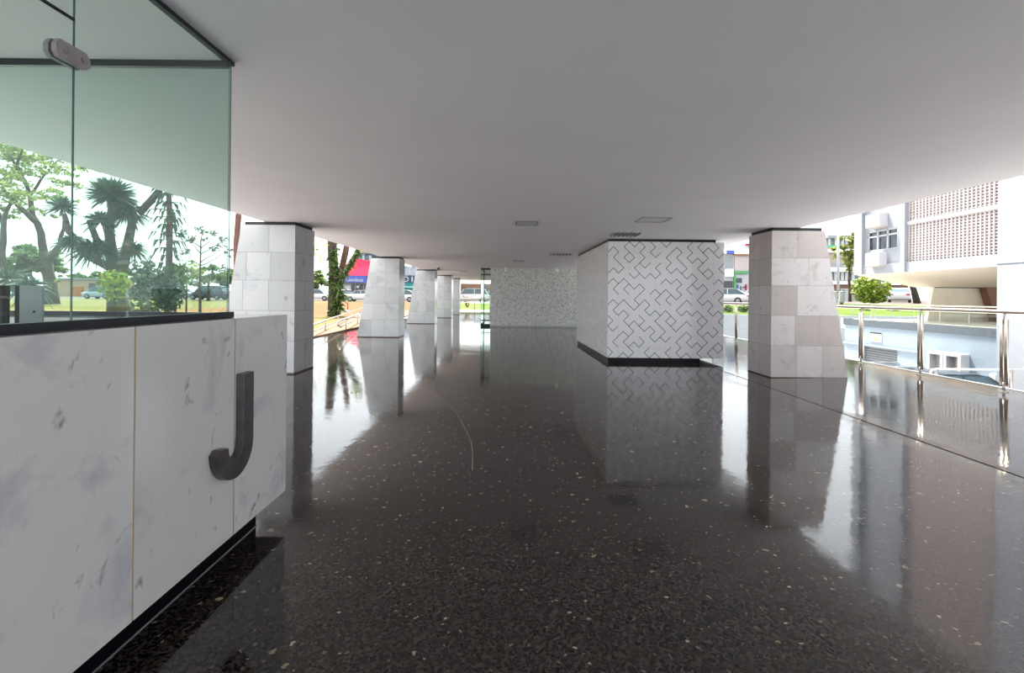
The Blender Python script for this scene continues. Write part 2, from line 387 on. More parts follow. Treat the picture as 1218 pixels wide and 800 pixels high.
# ground
def ground(name, x0, x1, y0, y1, mat, nx=14, ny=24, zf=gz):
    g = MB()
    X = [x0 + (x1 - x0) * i / nx for i in range(nx + 1)]; Y = [y0 + (y1 - y0) * i / ny for i in range(ny + 1)]
    V = [(x, y, zf(x, y)) for y in Y for x in X]
    Fc = [(j * (nx + 1) + i, j * (nx + 1) + i + 1, (j + 1) * (nx + 1) + i + 1, (j + 1) * (nx + 1) + i) for j in range(ny) for i in range(nx)]
    g.mesh(V, Fc); return struct(g.build(name, mat))
ground('ground_left', -150, SX0, -40, 59, M['lawn'], 16, 33)
ground('ground_back', SX0, 7.2, 39, 59, M['lawn2'], 4, 10)
ground('ground_street', -150, 7.2, 59, 190, M['asphalt'], 8, 20)
ground('ground_lawn', 7.2, 200, 31, 42.5, M['lawn2'], 97, 12)
ground('ground_road', 7.2, 200, 42.5, 190, M['asphalt'], 97, 40)
ground('ground_court', 7.2, 90, -40, 31, M['court'], 2, 2, lambda x, y: -2.65)
mb = MB(); mb.box((7.2, 31, -2.7), (90, 31.25, 0.28)); struct(mb.build('wall_court', M['white2']))
# path beside the slab
mb = MB()
pth = [(-6.0, 9.0), (-6.0, 36.0), (-10.6, 36.0), (-9.9, 31.5), (-7.3, 17.7), (-7.0, 9.0)]
mb.prism([(x, y, gz(x, y) - 0.02) for x, y in pth], (0, 0, 0.045)); struct(fixn(mb.build('ground_path', M['path'])))
mb = MB(); mb.prism([(x, y, gz(x, y) - 0.02) for x, y in ((-6.0, -30), (-6.0, 9.0), (-7.0, 9.0), (-7.3, 16.5), (-12.5, 28), (-28, 28), (-28, -30))], (0, 0, 0.03)); struct(fixn(mb.build('ground_bounce_plaza', M['bounce_paving'])))  # unseen pale plaza, added to bounce daylight onto the ceiling and walls
# speckled block behind (the next stair core)
BY = 21.05
mb = MB(); mb.box((-0.93, BY, 0.06), (4.0, BY + 5, CH)); struct(mb.build('wall_back', M['granite']))
mb = MB(); mb.box((-0.94, BY - 0.012, 0.0), (4.0, BY + 5, 0.06)); struct(mb.build('baseboard_back', plain('pale_base', (170, 172, 172), 0.5)))

# ================================================================ PARAPET WITH LETTER
PX, PE, PT, PB = -1.36, 2.953, 1.205, 0.141
par = thing('marble_parapet', (-1.6, 1.6, 0), 'low white marble parapet with the dark letter on its face and glazing above', 'parapet')
joints = [-1.6, -0.6, 0.52, 1.140, 1.763, 2.401, PE]
for i, (a, b) in enumerate(zip(joints, joints[1:])):
    p = MB(); p.box((PX, a + 0.004, PB), (PX - 0.03, b - 0.004 if b < PE else b, PT - 0.0), 0, (0.62, 0.55, 0.5, 0.66, 0.42, 0.5)[i], 0.0)
    p.build('marble_panel', M['marble_p'], par)
for j in joints[1:-1]:
    p = MB(); w = 0.0055 if abs(j - 2.401) > 0.01 else 0.003
    p.box((PX - 0.002, j - w, PB), (PX - 0.028, j + w, PT - 0.001)); p.build('joint_strip', M['joint'] if w > 0.004 else M['thin_joint'], par)
p = MB(); p.box((PX - 0.03, -1.6, PB), (-1.62, PE, PT - 0.001), 0, 0.6); p.box((-1.62, 2.36, PB), (-3.75, PE, PT - 0.001), 0, 0.6)
p.build('core', M['marble_p'], par)
p = MB(); p.box((-1.45, -1.6, 0), (-1.58, 2.785, PB)); p.box((-1.58, 2.42, 0), (-3.7, 2.785, PB)); p.box((-1.449, -1.6, 0), (-1.446, 2.786, 0.006), 1)
p.build('plinth', [M['black'], M['grey']], par)
# letter J
let = MB(); R1, R0, cy, cz = 0.155, 0.062, 2.349, 0.595
out = [(cy + R0, 0.931), (cy + R1, 0.931)] + [(cy + R1 * math.cos(-a), cz + R1 * math.sin(-a)) for a in [math.pi * k / 24 for k in range(0, 24)]]
out += [(cy - R1 - 0.0, cz + 0.0), (cy - R1 + 0.03, cz + 0.018), (cy - R0, cz + 0.008)]
out += [(cy - R0 * math.cos(a), cz - R0 * math.sin(a)) for a in [math.pi * k / 16 for k in range(1, 17)]]
let.prism([(PX + 0.001, y, z) for y, z in out], (0.039, 0, 0))
J = fixn(let.build('letter_sign', M['letter']))
bv = J.modifiers.new('bevel', 'BEVEL'); bv.width = 0.002; bv.segments = 2; bv.limit_method = 'ANGLE'
tag(J, 'big dark metal letter J fixed to the marble parapet', 'letter sign', kind='thing')
J.location = (0, 0, 0)

# ================================================================ GLASS ENTRANCE ABOVE THE PARAPET
GX, GY = -1.455, 2.505
gl = thing('glass_enclosure', (GX, GY, PT), 'frameless greenish glass enclosure standing on the marble parapet by the letter', 'glass enclosure')
def pane(parent, a, b, mats, name='glass_pane'):      # box whose narrow faces are the green edge
    g = MB(); g.box(a, b); o = g.build(name, mats, parent)
    sz = [abs(a[k] - b[k]) for k in range(3)]; thin = sz.index(min(sz))
    for pl in o.data.polygons:
        n = [abs(x) for x in pl.normal]; pl.material_index = 0 if n.index(max(n)) == thin else 1
    return o
GM = [M['glass'], M['edge']]
JY = 1.61
pane(gl, (GX - 0.003, JY + 0.001, PT + 0.03), (GX + 0.003, GY, CH - 0.02), GM)
pane(gl, (GX - 0.003, -1.2, PT + 0.03), (GX + 0.003, JY - 0.001, 2.222), GM)
pane(gl, (GX - 0.003, -1.2, 2.231), (GX + 0.003, JY - 0.001, CH - 0.02), GM, 'transom_pane')
pane(gl, (GX - 0.008, GY - 0.003, PT + 0.03), (-3.7, GY + 0.003, CH - 0.02), GM)
for nm, a, b in (('bottom_channel', (GX - 0.02, -1.2, PT), (GX + 0.02, GY + 0.015, PT + 0.03)), ('bottom_channel', (GX - 0.02, GY - 0.015, PT), (-3.7, GY + 0.015, PT + 0.025)),
                 ('ceiling_channel', (GX - 0.012, -1.2, CH - 0.022), (GX + 0.012, GY + 0.012, CH - 0.001)), ('ceiling_channel', (GX - 0.012, GY - 0.012, CH - 0.034), (-3.7, GY + 0.012, CH - 0.001))):
    p = MB(); p.box(a, b); p.build(nm, M['alu'], gl)
p = MB(); p.box((GX - 0.003, -1.2, 2.222), (GX + 0.003, JY, 2.231)); p.build('transom_gap', M['alu'], gl)
# patch fitting that clamps the panes
c0, hz = 1.588, 2.098
poly = [(c0 - 0.062, hz + 0.012), (c0 - 0.05, hz + 0.03), (c0 + 0.045, hz + 0.03), (c0 + 0.062, hz + 0.012), (c0 + 0.062, hz - 0.014), (c0 + 0.045, hz - 0.028), (c0 - 0.05, hz - 0.028), (c0 - 0.062, hz - 0.014)]
p = MB(); p.prism([(GX + 0.005, y, z) for y, z in poly], (0.016, 0, 0)); p.prism([(GX - 0.005, y, z) for y, z in poly], (-0.016, 0, 0))
pf = fixn(p.build('patch_fitting', M['satin'], gl))
for dy in (-0.03, 0.034):
    p = MB(); p.lathe((GX + 0.021, c0 + dy, hz), [(0.008, 0), (0.008, 0.003)], 14, 'x'); p.build('screw', M['steel'], pf)
# counter and devices behind the glass
ct = thing('reception_counter', (-2.4, 1.9, 0), 'dark counter behind the parapet glass carrying the white box', 'counter')
p = MB(); p.box((-3.0, 1.5, 0.98), (-1.72, 2.2, 1.02)); p.build('top', M['dgrey'], ct)
p = MB(); p.box((-2.95, 1.55, 0), (-1.8, 2.15, 0.98)); p.build('body', M['dgrey'], ct)
wb = thing('intercom_box', (-1.925, 1.95, 1.02), 'upright white box with a small black keyhole behind the glass', 'box')
wb.rotation_euler = (0, 0, math.radians(40))
def lpart(b, name, mat, parent, **k): return b.build(name, mat, parent, local=True, **k)
p = MB(); p.box((-0.030, -0.02, 0), (0.036, 0.06, 0.332), 0, 0.5, 0.004); lpart(p, 'case', M['xwhite'], wb)
p = MB(); p.lathe((0.012, -0.0205, 0.228), [(0.0045, 0), (0.0045, -0.003)], 10, 'y'); lpart(p, 'keyhole', M['matblack'], wb)
p = MB(); p.box((-0.043, -0.018, 0), (-0.0302, 0.06, 0.332)); lpart(p, 'side_cover', M['alu'], wb)
mo = thing('monitor', (-2.12, 1.93, 1.02), 'black flat screen left of the white box behind the glass', 'monitor')
mo.rotation_euler = (0, 0, math.radians(30))
p = MB(); p.box((-0.28, -0.015, 0.04), (0.09, 0.015, 0.327), 0, 0.5, 0.004); lpart(p, 'screen', M['dgrey'], mo)
p = MB(); p.box((-0.28, -0.021, 0.315), (0.09, 0.016, 0.332)); p.box((0.08, -0.021, 0.04), (0.092, 0.016, 0.332)); lpart(p, 'bezel', M['matblack'], mo)
p = MB(); p.box((-0.17, -0.05, 0), (-0.01, 0.07, 0.01)); p.box((-0.11, 0.017, 0.01), (-0.07, 0.035, 0.2)); lpart(p, 'stand', M['matblack'], mo)

# ================================================================ COLUMNS
def column(xin, y, side, label, seed, mat='marble', wb=1.29, wt=0.885, dep=0.79):
    rnd = random.Random(seed)
    t = thing('marble_column', (xin + side * wb / 2, y + dep / 2, 0), label, 'column', None)
    z0, z1 = 0.022, 2.465
    rows = [z0 + (z1 - z0) * k for k in (0, 0.215, 0.42, 0.625, 0.815, 1.0)]
    wid = lambda z: wb + (wt - wb) * (z - z0) / (z1 - z0)
    s = MB(); g = 0.0025
    s_in = MB()
    def q(a, b, c, d, tone): s.face([a, b, c, d], 0, tone)
    for r, (za, zb) in enumerate(zip(rows, rows[1:])):
        cuts = [0, 0.43, 0.86] if r % 2 == 0 else [0, 0.40, 0.80]
        if rnd.random() < 0.35: cuts = [0, rnd.choice([0.43, 0.62])]
        if wid(za) - cuts[-1] < 0.15: cuts = cuts[:-1]
        for yy in (y, y + dep):
            for k, c in enumerate(cuts):
                tone = rnd.choice([0.98, 0.92, 0.85, 0.75, 0.5, 0.3]) + rnd.random() * 0.05
                last = k == len(cuts) - 1
                xa, xb = c + (g if k else 0), None if last else cuts[k + 1] - g
                pa, pb = (wid(za + g), wid(zb - g)) if last else (xb, xb)
                q((xin + side * xa, yy, za + g), (xin + side * pa, yy, za + g), (xin + side * pb, yy, zb - g), (xin + side * xa, yy, zb - g), tone)
        for inner in (True, False):
            for k in range(2):
                ya, yb = y + dep * k / 2 + g, y + dep * (k + 1) / 2 - g
                xa, xb = (0, 0) if inner else (wid(za), wid(zb))
                q((xin + side * xa, ya, za + g), (xin + side * xa, yb, za + g), (xin + side * xb, yb, zb - g), (xin + side * xb, ya, zb - g), 0.55 + rnd.random() * 0.4)
    e = 0.002                                           # solid body behind the slabs shows in the joints
    P = lambda w, yy, z: (xin + side * w, yy, z)
    V = [P(e, y + e, z0), P(wb - e, y + e, z0), P(wb - e, y + dep - e, z0), P(e, y + dep - e, z0), P(e, y + e, z1), P(wt - e, y + e, z1), P(wt - e, y + dep - e, z1), P(e, y + dep - e, z1)]
    s.mesh(V, [(0, 3, 2, 1), (4, 5, 6, 7), (0, 1, 5, 4), (1, 2, 6, 5), (2, 3, 7, 6), (3, 0, 4, 7)], 1)
    fixn(s.build('shaft', [M[mat], M['thin_joint']], t))
    b = MB(); b.box(P(-0.004, y - 0.004, 0), P(wb + 0.004, y + dep + 0.004, z0)); b.build('base_trim', M['bronze'], t)
    c = MB(); c.box(P(0.03, y + 0.04, z1), P(wt - 0.03, y + dep - 0.03, CH)); c.build('top_recess', M['matblack'], t)
    return t
def col_at(px, py): x, y, _ = floor_at(px, py); return x, y
for (px, py), lab, sd in (((349.4, 445), 'marble column right behind the marble parapet, largest on the garden side', 1),
                          ((474.1, 401.2), 'tapered marble column in front of the red roofed shop, second of the garden row', 2),
                          ((516.8, 385), 'tapered marble column standing by the teal awning, third of the garden row', 3),
                          ((536.8, 378), 'narrow looking marble column, fourth of the garden row', 4)):
    x, y = col_at(px, py); column(x, y, -1, lab, sd)
column(-3.60, 33.5, -1, 'farthest marble column of the garden row, beyond the fourth', 5)
x, y = col_at(916.6, 449.7); column(x, y, 1, 'tapered marble column between the patterned block and the steel railing', 11, 'marble_w')

# ================================================================ PATTERNED TILE BLOCK
TILES = ['^<v>>v^<<^>', '<<>>v<<<^>v', '^><v<<^><^<', '^^vvv^^v>v^', '<<v>^^<<v>^', '^^<^<<v^<^<', '<^v<^^<^^<^', '><^><<>^<><', 'v^>v>>v^<^>', '<<^>vv<<^>^', '>^><^<<^<<v']
bx0, by0 = 1.954, 9.94; BW = 2.36; TZ0, TZ1 = 0.095, 2.462
blk = thing('tiled_block', (3.1, 11.9, 0), 'white block tiled in grey zigzag line pattern on a black plinth', 'tiled block')
def tile_panel(name, org, du, nu, nv, pitch_u, pitch_v, nrm, rows):
    p = MB(); o = Vector(org); u = Vector(du); w = Vector((0, 0, 1)); n = Vector(nrm)
    A = lambda a, b, k=0.0: o + u * a + w * b + n * k
    p.face([A(0, 0), A(nu * pitch_u, 0), A(nu * pitch_u, nv * pitch_v), A(0, nv * pitch_v)], 0)
    def strip(a, b, wd, mi, k):
        d = Vector((b[0] - a[0], b[1] - a[1])).normalized(); m = Vector((-d.y, d.x)) * wd / 2
        p.face([A(a[0] - m.x, a[1] - m.y, k), A(b[0] - m.x, b[1] - m.y, k), A(b[0] + m.x, b[1] + m.y, k), A(a[0] + m.x, a[1] + m.y, k)], mi)
    for i in range(1, nu): strip((i * pitch_u, 0), (i * pitch_u, nv * pitch_v), 0.004, 1, 0.0006)
    for j in range(1, nv): strip((0, j * pitch_v), (nu * pitch_u, j * pitch_v), 0.004, 1, 0.0008)
    for r in range(nv):
        for c in range(nu):
            k = rows[r][c]; cx, cyy = (c + 0.5) * pitch_u, (nv - r - 0.5) * pitch_v; a, b = pitch_u / 2, pitch_v / 2
            arms = {'^': ((-a, -b), (a, -b)), 'v': ((-a, b), (a, b)), '<': ((a, b), (a, -b)), '>': ((-a, b), (-a, -b))}[k]
            for dx, dy in arms:
                L = 0.006 / math.hypot(dx, dy)
                strip((cx - dx * L, cyy - dy * L), (cx + dx, cyy + dy), 0.0135, 2, 0.0012 + 0.0002 * (dx > 0))
    return p.build(name, [M['tile'], M['grout'], M['line']], blk)
pv = (TZ1 - TZ0) / 11
tile_panel('front_panel', (bx0, by0, TZ0), (1, 0, 0), 11, 11, BW / 11, pv, (0, -1, 0), TILES)
fx, fy = 1.85, 13.92
d = Vector((fx - bx0, fy - by0, 0)); L = d.length; d.normalize()
rnd = random.Random(3); NU = 18
tile_panel('side_panel', (fx, fy, TZ0), tuple(-d), NU, 11, L / NU, pv, (-d.y, d.x, 0) if -d.y < 0 else (d.y, -d.x, 0), [''.join(rnd.choice('^v<>') for _ in range(NU)) for _ in range(11)])
p = MB(); e = 0.002
p.prism([(bx0 + e, by0 + e, TZ0), (bx0 + BW, by0 + e, TZ0), (bx0 + BW, fy, TZ0), (fx + e, fy, TZ0)], (0, 0, TZ1 - TZ0)); fixn(p.build('core', M['white'], blk))
p = MB(); p.prism([(bx0 + 0.03, by0 + 0.05, 0), (3.86, by0 + 0.05, 0), (3.86, fy - 0.05, 0), (fx + 0.03, fy - 0.05, 0)], (0, 0, TZ0)); fixn(p.build('plinth', M['black'], blk))
p = MB(); p.prism([(bx0 + 0.03, by0 + 0.04, TZ1), (4.16, by0 + 0.04, TZ1), (4.16, fy - 0.05, TZ1), (fx + 0.03, fy - 0.05, TZ1)], (0, 0, CH - TZ1 - 0.004)); fixn(p.build('top_recess', M['matblack'], blk))

# ================================================================ FAR GLASS VESTIBULE BESIDE THE BACK WALL
gv = thing('glass_vestibule', (-1.15, BY, 0), 'far green glass vestibule beside the speckled grey wall', 'glass vestibule')
vx0, vx1, vxm = -1.34, -0.94, -1.21
pane(gv, (vx0, BY, 0.11), (vxm - 0.01, BY + 0.01, CH - 0.05), GM); pane(gv, (vxm + 0.01, BY, 0.11), (vx1, BY + 0.01, CH - 0.05), GM)
pane(gv, (vx0, BY + 0.01, 0.11), (vx0 + 0.01, BY + 2.4, CH - 0.05), GM)
for nm, a, b in (('bottom_rail', (vx0, BY - 0.02, 0), (vx1, BY + 0.03, 0.11)), ('bottom_rail', (vx0, BY - 0.01, 0.24), (vx1, BY + 0.02, 0.29)), ('transom', (vx0, BY - 0.01, 2.22), (vx1, BY + 0.02, 2.27)),
                 ('head_rail', (vx0, BY - 0.02, CH - 0.07), (vx1, BY + 0.03, CH - 0.001)), ('mullion', (vxm - 0.018, BY - 0.01, 0.11), (vxm + 0.018, BY + 0.02, CH - 0.06)),
                 ('bottom_rail', (vx0 - 0.01, BY + 0.03, 0), (vx0 + 0.03, BY + 2.4, 0.11)), ('head_rail', (vx0 - 0.01, BY + 0.03, CH - 0.07), (vx0 + 0.03, BY + 2.4, CH - 0.001))):
    p = MB(); p.box(a, b); p.build(nm, M['alu'], gv)

# ================================================================ CEILING LIGHTS
def panel_light(x, y, w, d, lab):
    t = thing('ceiling_light', (x + w / 2, y + d / 2, CH), lab, 'ceiling light', None)
    p = MB(); b = 0.02; z = CH - 0.012
    for a, c in (((x, y), (x + w, y + b)), ((x, y + d - b), (x + w, y + d)), ((x, y + b), (x + b, y + d - b)), ((x + w - b, y + b), (x + w, y + d - b))):
        p.box((a[0], a[1], z), (c[0], c[1], CH - 0.0005))
    p.build('frame', M['grey'], t)
    p = MB(); p.box((x + b, y + b, CH - 0.006), (x + w - b, y + d - b, CH - 0.0005)); p.build('diffuser', M['lamp'], t); return t
def louvre_light(x, y, w, d, lab, n=6):
    t = thing('ceiling_light', (x + w / 2, y + d / 2, CH), lab, 'ceiling light', None)
    p = MB(); p.box((x, y, CH - 0.004), (x + w, y + d, CH - 0.0005)); p.build('reflector', M['lamp'], t)
    for i in range(n + 1):
        xx = x + w * i / n; p = MB(); p.box((xx - 0.011, y, CH - 0.035), (xx + 0.011, y + d, CH - 0.004)); p.build('louvre', M['grey'], t)
    return t
def ceil_at(px, py):
    u, v = uv(px, py); dd = F * (H - CH) / v; return u * dd / F, dd
x, y = ceil_at(763.5, 258); panel_light(x, y, 0.455, 0.44, 'square flush ceiling light above the patterned block, pale frosted panel')
x, y = ceil_at(732, 275.8); louvre_light(x, y, 0.46, 0.46, 'square louvred ceiling light just in front of the patterned block')
x, y = ceil_at(613.5, 262.5); panel_light(x, y, 0.36, 0.46, 'flush ceiling light alone in the middle of the hall ceiling')
x, y = ceil_at(656, 301); louvre_light(x, y, 0.53, 0.46, 'louvred ceiling light left of the patterned block')
x, y = ceil_at(610, 309.5); panel_light(x, y, 0.36, 0.46, 'small flush ceiling light toward the speckled back wall')
x, y = ceil_at(546, 322.5); panel_light(x, y, 0.36, 0.5, 'faint ceiling light beyond the third garden column')
for px, lab in ((601.8, 'white cylinder spotlight nearer the glass vestibule on the back wall'), (662, 'white cylinder spotlight on the back wall nearer the patterned block')):
    X = (px - 609) * 20.75 / F; t = thing('spotlight', (X, 20.75, CH), lab, 'spotlight', 'spotlights before the back wall')
    p = MB(); p.lathe((X, 20.75, CH - 0.16), [(0.07, 0), (0.078, 0.01), (0.078, 0.16)], 18); p.build('housing', M['white'], t)
    p = MB(); p.lathe((X, 20.75, CH - 0.162), [(0.055, 0), (0.055, 0.012)], 14); p.build('lens', M['grey'], t)
X, Y, Z = at(521.5, 324, 20.6)
t = thing('security_camera', (X, Y, CH), 'tiny dark dome camera under the ceiling beside the third garden column', 'camera')
p = MB(); p.lathe((X, Y, CH - 0.03), [(0.07, 0), (0.07, 0.03)], 14); p.build('mount', M['white'], t)
p = MB(); p.lathe((X, Y, CH - 0.11), [(0.01, 0), (0.045, 0.02), (0.06, 0.05), (0.062, 0.08)], 14); p.build('dome', M['matblack'], t)

# ================================================================ STEEL RAILING ON THE RIGHT
rl = thing('steel_railing', (7.0, 9, 0.05), 'brushed steel railing with glass panels along the open edge of the floor', 'railing')
rp = [(6.92, 3.8), (6.93, 5.35), (6.93, 6.86), (7.02, 8.37), (7.04, 9.82), (6.95, 11.4), (6.8, 12.95), (6.66, 14.46), (6.6, 16.0), (6.6, 17.6)]
zt = 1.175
p = MB(); p.tube([(x, y, zt) for x, y in [(6.92, 1.5)] + rp + [(6.6, 22.0)]], 0.030, 12); p.build('handrail', M['steel'], rl, True)
for i, (x, y) in enumerate(rp):
    zf = 0.05 * (x - 3.87) / 3.33 - 0.002
    p = MB()
    for dy in (-0.032, 0.032): p.tube([(x, y + dy, zf + 0.10), (x, y + dy, zt - 0.11)], 0.024, 10)
    p.tube([(x, y, zf), (x, y, zf + 0.14)], 0.018, 8); p.tube([(x, y, zt - 0.16), (x, y, zt)], 0.014, 8)
    po = p.build('post', M['steel'], rl, True)
    p = MB(); p.lathe((x, y, zf), [(0.05, 0), (0.05, 0.012), (0.02, 0.018)], 14); p.build('base_flange', M['steel'], po)
    if i >= 1:
        x0, y0 = rp[i - 1]; a, b = Vector((x0, y0, 0)), Vector((x, y, 0)); dd = (b - a).normalized(); a += dd * 0.08; b -= dd * 0.08
        if i >= 3:
            g = MB(); nn = Vector((-dd.y, dd.x, 0)) * 0.004; z0, z1 = 0.10, 1.03
            g.prism([a - nn + Vector((0, 0, z0)), b - nn + Vector((0, 0, z0)), b + nn + Vector((0, 0, z0)), a + nn + Vector((0, 0, z0))], (0, 0, z1 - z0))
            fixn(g.build('glass_panel', M['clear'], rl))
# ================================================================ TALL WHITE BUILDING ON THE RIGHT
FX = 17.7; TOP = 18.5
ab = thing('apartment_block', (19, 20, 0.3), 'white raised apartment block with red brown lattice facade beyond the steel railing', 'building')
def bpart(name, mat, a, b, bev=0): p = MB(); p.box(a, b); return p.build(name, mat, ab)
Ya, Yb = 25.1, 17.55
p = MB()                                             # facade wall with its window opening left free
wy0, wy1, wz0, wz1 = 22.5, 24.4, 3.72, 4.68
for a, b in (((FX + 0.06, 21.95, 3.04), (FX + 0.3, wy0, TOP)), ((FX + 0.06, wy1, 3.04), (FX + 0.3, Ya, TOP)), ((FX + 0.06, wy0, 3.04), (FX + 0.3, wy1, wz0)), ((FX + 0.06, wy0, wz1), (FX + 0.3, wy1, TOP))): p.box(a, b)
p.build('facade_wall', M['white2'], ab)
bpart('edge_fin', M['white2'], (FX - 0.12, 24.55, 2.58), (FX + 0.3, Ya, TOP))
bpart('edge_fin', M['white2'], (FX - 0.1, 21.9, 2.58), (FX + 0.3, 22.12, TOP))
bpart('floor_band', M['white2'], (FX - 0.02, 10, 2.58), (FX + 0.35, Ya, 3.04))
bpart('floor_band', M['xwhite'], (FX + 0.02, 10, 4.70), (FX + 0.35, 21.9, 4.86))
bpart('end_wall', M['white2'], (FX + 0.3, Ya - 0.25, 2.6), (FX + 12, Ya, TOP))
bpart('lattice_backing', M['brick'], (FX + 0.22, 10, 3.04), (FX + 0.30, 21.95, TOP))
p = MB(); y = Yb - 0.1
while y < 21.85: p.box((FX + 0.06, y, 3.04), (FX + 0.2, y + 0.06, TOP)); y += 0.175
p.build('lattice_fins', M['lattice'], ab)
p = MB(); z = 3.1
while z < TOP: p.box((FX + 0.085, Yb - 0.2, z), (FX + 0.19, 21.9, z + 0.05)); z += 0.12
p.build('lattice_bars', M['lattice'], ab)
wn = bpart('window', M['xwhite'], (FX + 0.1, wy0, wz0), (FX + 0.16, wy1, wz0 + 0.05))
p = MB(); zt_ = wz0 + 0.66
for a, b in (((wy0, wz1 - 0.05), (wy1, wz1)), ((wy0, zt_), (wy1, zt_ + 0.07)), ((wy0, wz0), (wy0 + 0.05, wz1)), ((wy1 - 0.05, wz0), (wy1, wz1)), ((wy0 + 0.60, wz0), (wy0 + 0.67, wz1)), ((wy0 + 1.23, wz0), (wy0 + 1.30, wz1))):
    p.box((FX + 0.08, a[0], a[1]), (FX + 0.15, b[0], b[1]))
p.build('window_frame', M['xwhite'], wn)
p = MB(); p.box((FX + 0.155, wy0, wz0), (FX + 0.19, wy1, wz1)); p.build('pane', M['win'], wn)
p = MB()                                             # soffit tapering down toward the pillars
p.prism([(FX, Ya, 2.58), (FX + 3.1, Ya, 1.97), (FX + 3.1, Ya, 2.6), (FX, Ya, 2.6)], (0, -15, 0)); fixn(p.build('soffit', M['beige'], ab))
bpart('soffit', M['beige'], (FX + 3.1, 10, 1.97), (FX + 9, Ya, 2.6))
p = MB()                                             # tapered pillar
p.prism([(20.45, 24.0, 0.3), (24.2, 24.0, 0.3), (23.5, 24.0, 1.97), (20.75, 24.0, 1.97)], (0, 0.2, 0)); fixn(p.build('pillar', M['pillar'], ab))
bpart('top_recess', M['dgrey'], (20.8, 23.97, 1.93), (23.5, 24.19, 1.972))
p = MB(); p.prism([(22.95, 23.6, 1.97), (24.6, 23.6, 1.97), (24.8, 23.6, 0.3), (23.5, 23.6, 0.3)], (0, 0.38, 0)); fixn(p.build('pillar', M['brown'], ab))
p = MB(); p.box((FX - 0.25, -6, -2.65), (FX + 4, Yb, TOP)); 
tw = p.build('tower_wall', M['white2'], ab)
for z in (2.62, 5.66):
    p = MB(); p.box((FX - 0.256, -6, z), (FX - 0.25, Yb, z + 0.035)); p.build('groove', M['band'], tw)
bpart('base_slab', M['pillar'], (FX + 0.05, Yb, -0.2), (FX + 20, Ya + 1.2, 0.30))
p = MB(); p.box((FX - 0.02, Yb, -0.02), (FX + 0.05, Ya + 0.9, 0.32)); p.box((FX - 0.02, Ya + 0.83, -0.02), (FX + 20, Ya + 0.9, 0.32)); p.build('slate_edge', M['band'], ab)
gy0, gy1, gz0, gz1 = 22.4, 24.7, -2.65, -0.93
p = MB()
for a, b in (((FX + 0.03, Yb, -2.65), (FX + 0.4, gy0, -0.02)), ((FX + 0.03, gy0, gz1), (FX + 0.4, gy1, -0.02)), ((FX + 0.03, gy1, -2.65), (FX + 0.4, Ya + 0.85, -0.02))): p.box(a, b)
p.build('base_wall', M['bluewall'], ab)
gt = bpart('garage_gate', M['grey'], (FX + 0.22, gy0, gz0), (FX + 0.28, gy1, gz1))
p = MB()
for k in range(15): p.box((FX + 0.2, gy0, gz0 + 0.115 * k), (FX + 0.225, gy1, gz0 + 0.115 * k + 0.07))
p.build('slat', M['dgrey'], gt)
bpart('wall_ledge', M['bluewall'], (FX - 0.06, 21.0, -0.98), (FX + 0.03, Ya + 0.85, -0.90))
bpart('side_post', M['pillar'], (FX - 0.1, 17.75, -2.65), (FX + 0.03, 17.95, -1.35))
# its railing
p = MB(); p.tube([(FX + 0.25, Yb, 1.10), (FX + 0.25, Ya + 0.7, 1.10), (FX + 12, Ya + 0.7, 1.10)], 0.025, 8)
rb = p.build('railing', M['steel'], ab)
for x_, y_ in [(FX + 0.25, Yb + 0.3 + k * 1.3) for k in range(7)] + [(FX + 1.5 + k * 1.3, Ya + 0.7) for k in range(6)]:
    p = MB(); p.tube([(x_, y_, 0.3), (x_, y_, 1.1)], 0.014, 6); p.build('bar', M['steel'], rb)
p = MB(); p.box((FX + 0.246, Yb, 0.36), (FX + 0.254, Ya + 0.66, 1.04)); p.build('glass_panel', M['clear'], rb)
# box housings for air conditioners
for z0, lab in ((2.92, 'white air conditioner box housing below the dark window of the white block'), (4.78, 'white air conditioner box housing above the dark window of the white block')):
    t = thing('air_conditioner_box', (FX, 23.5, z0), lab, 'air conditioner box')
    p = MB(); p.box((FX - 0.36, 23.08, z0 + 0.04), (FX + 0.06, 23.98, z0 + 0.66), 0, 0.5, 0.015); p.build('housing', M['xwhite'], t)
    p = MB(); p.box((FX - 0.33, 23.12, z0), (FX + 0.06, 23.94, z0 + 0.04)); p.build('base_plate', M['beige'], t)
for y0, lab in ((19.65, 'white box surround on the pale blue wall nearer the garage gate'), (18.87, 'white box surround on the pale blue wall nearer the white tower')):
    t = thing('vent_surround', (FX, y0, -2.0), lab, 'vent surround')
    p = MB(); z0, z1, w_ = -1.92, -0.76, 0.75
    for a, b in (((y0, z0), (y0 + 0.12, z1)), ((y0 + w_ - 0.12, z0), (y0 + w_, z1)), ((y0 + 0.12, z0), (y0 + w_ - 0.12, z0 + 0.12)), ((y0 + 0.12, z1 - 0.12), (y0 + w_ - 0.12, z1))): p.box((FX - 0.32, a[0], a[1]), (FX + 0.028, b[0], b[1]))
    p.build('frame', M['xwhite'], t)
    p = MB(); p.box((FX - 0.05, y0 + 0.12, z0 + 0.12), (FX + 0.03, y0 + w_ - 0.12, z1 - 0.12)); p.build('back', M['white2'], t)
    p = MB(); p.box((FX - 0.3, y0 + 0.12, z0 + 0.12), (FX - 0.05, y0 + 0.2, z1 - 0.12)); p.build('grille', M['brown'], t)
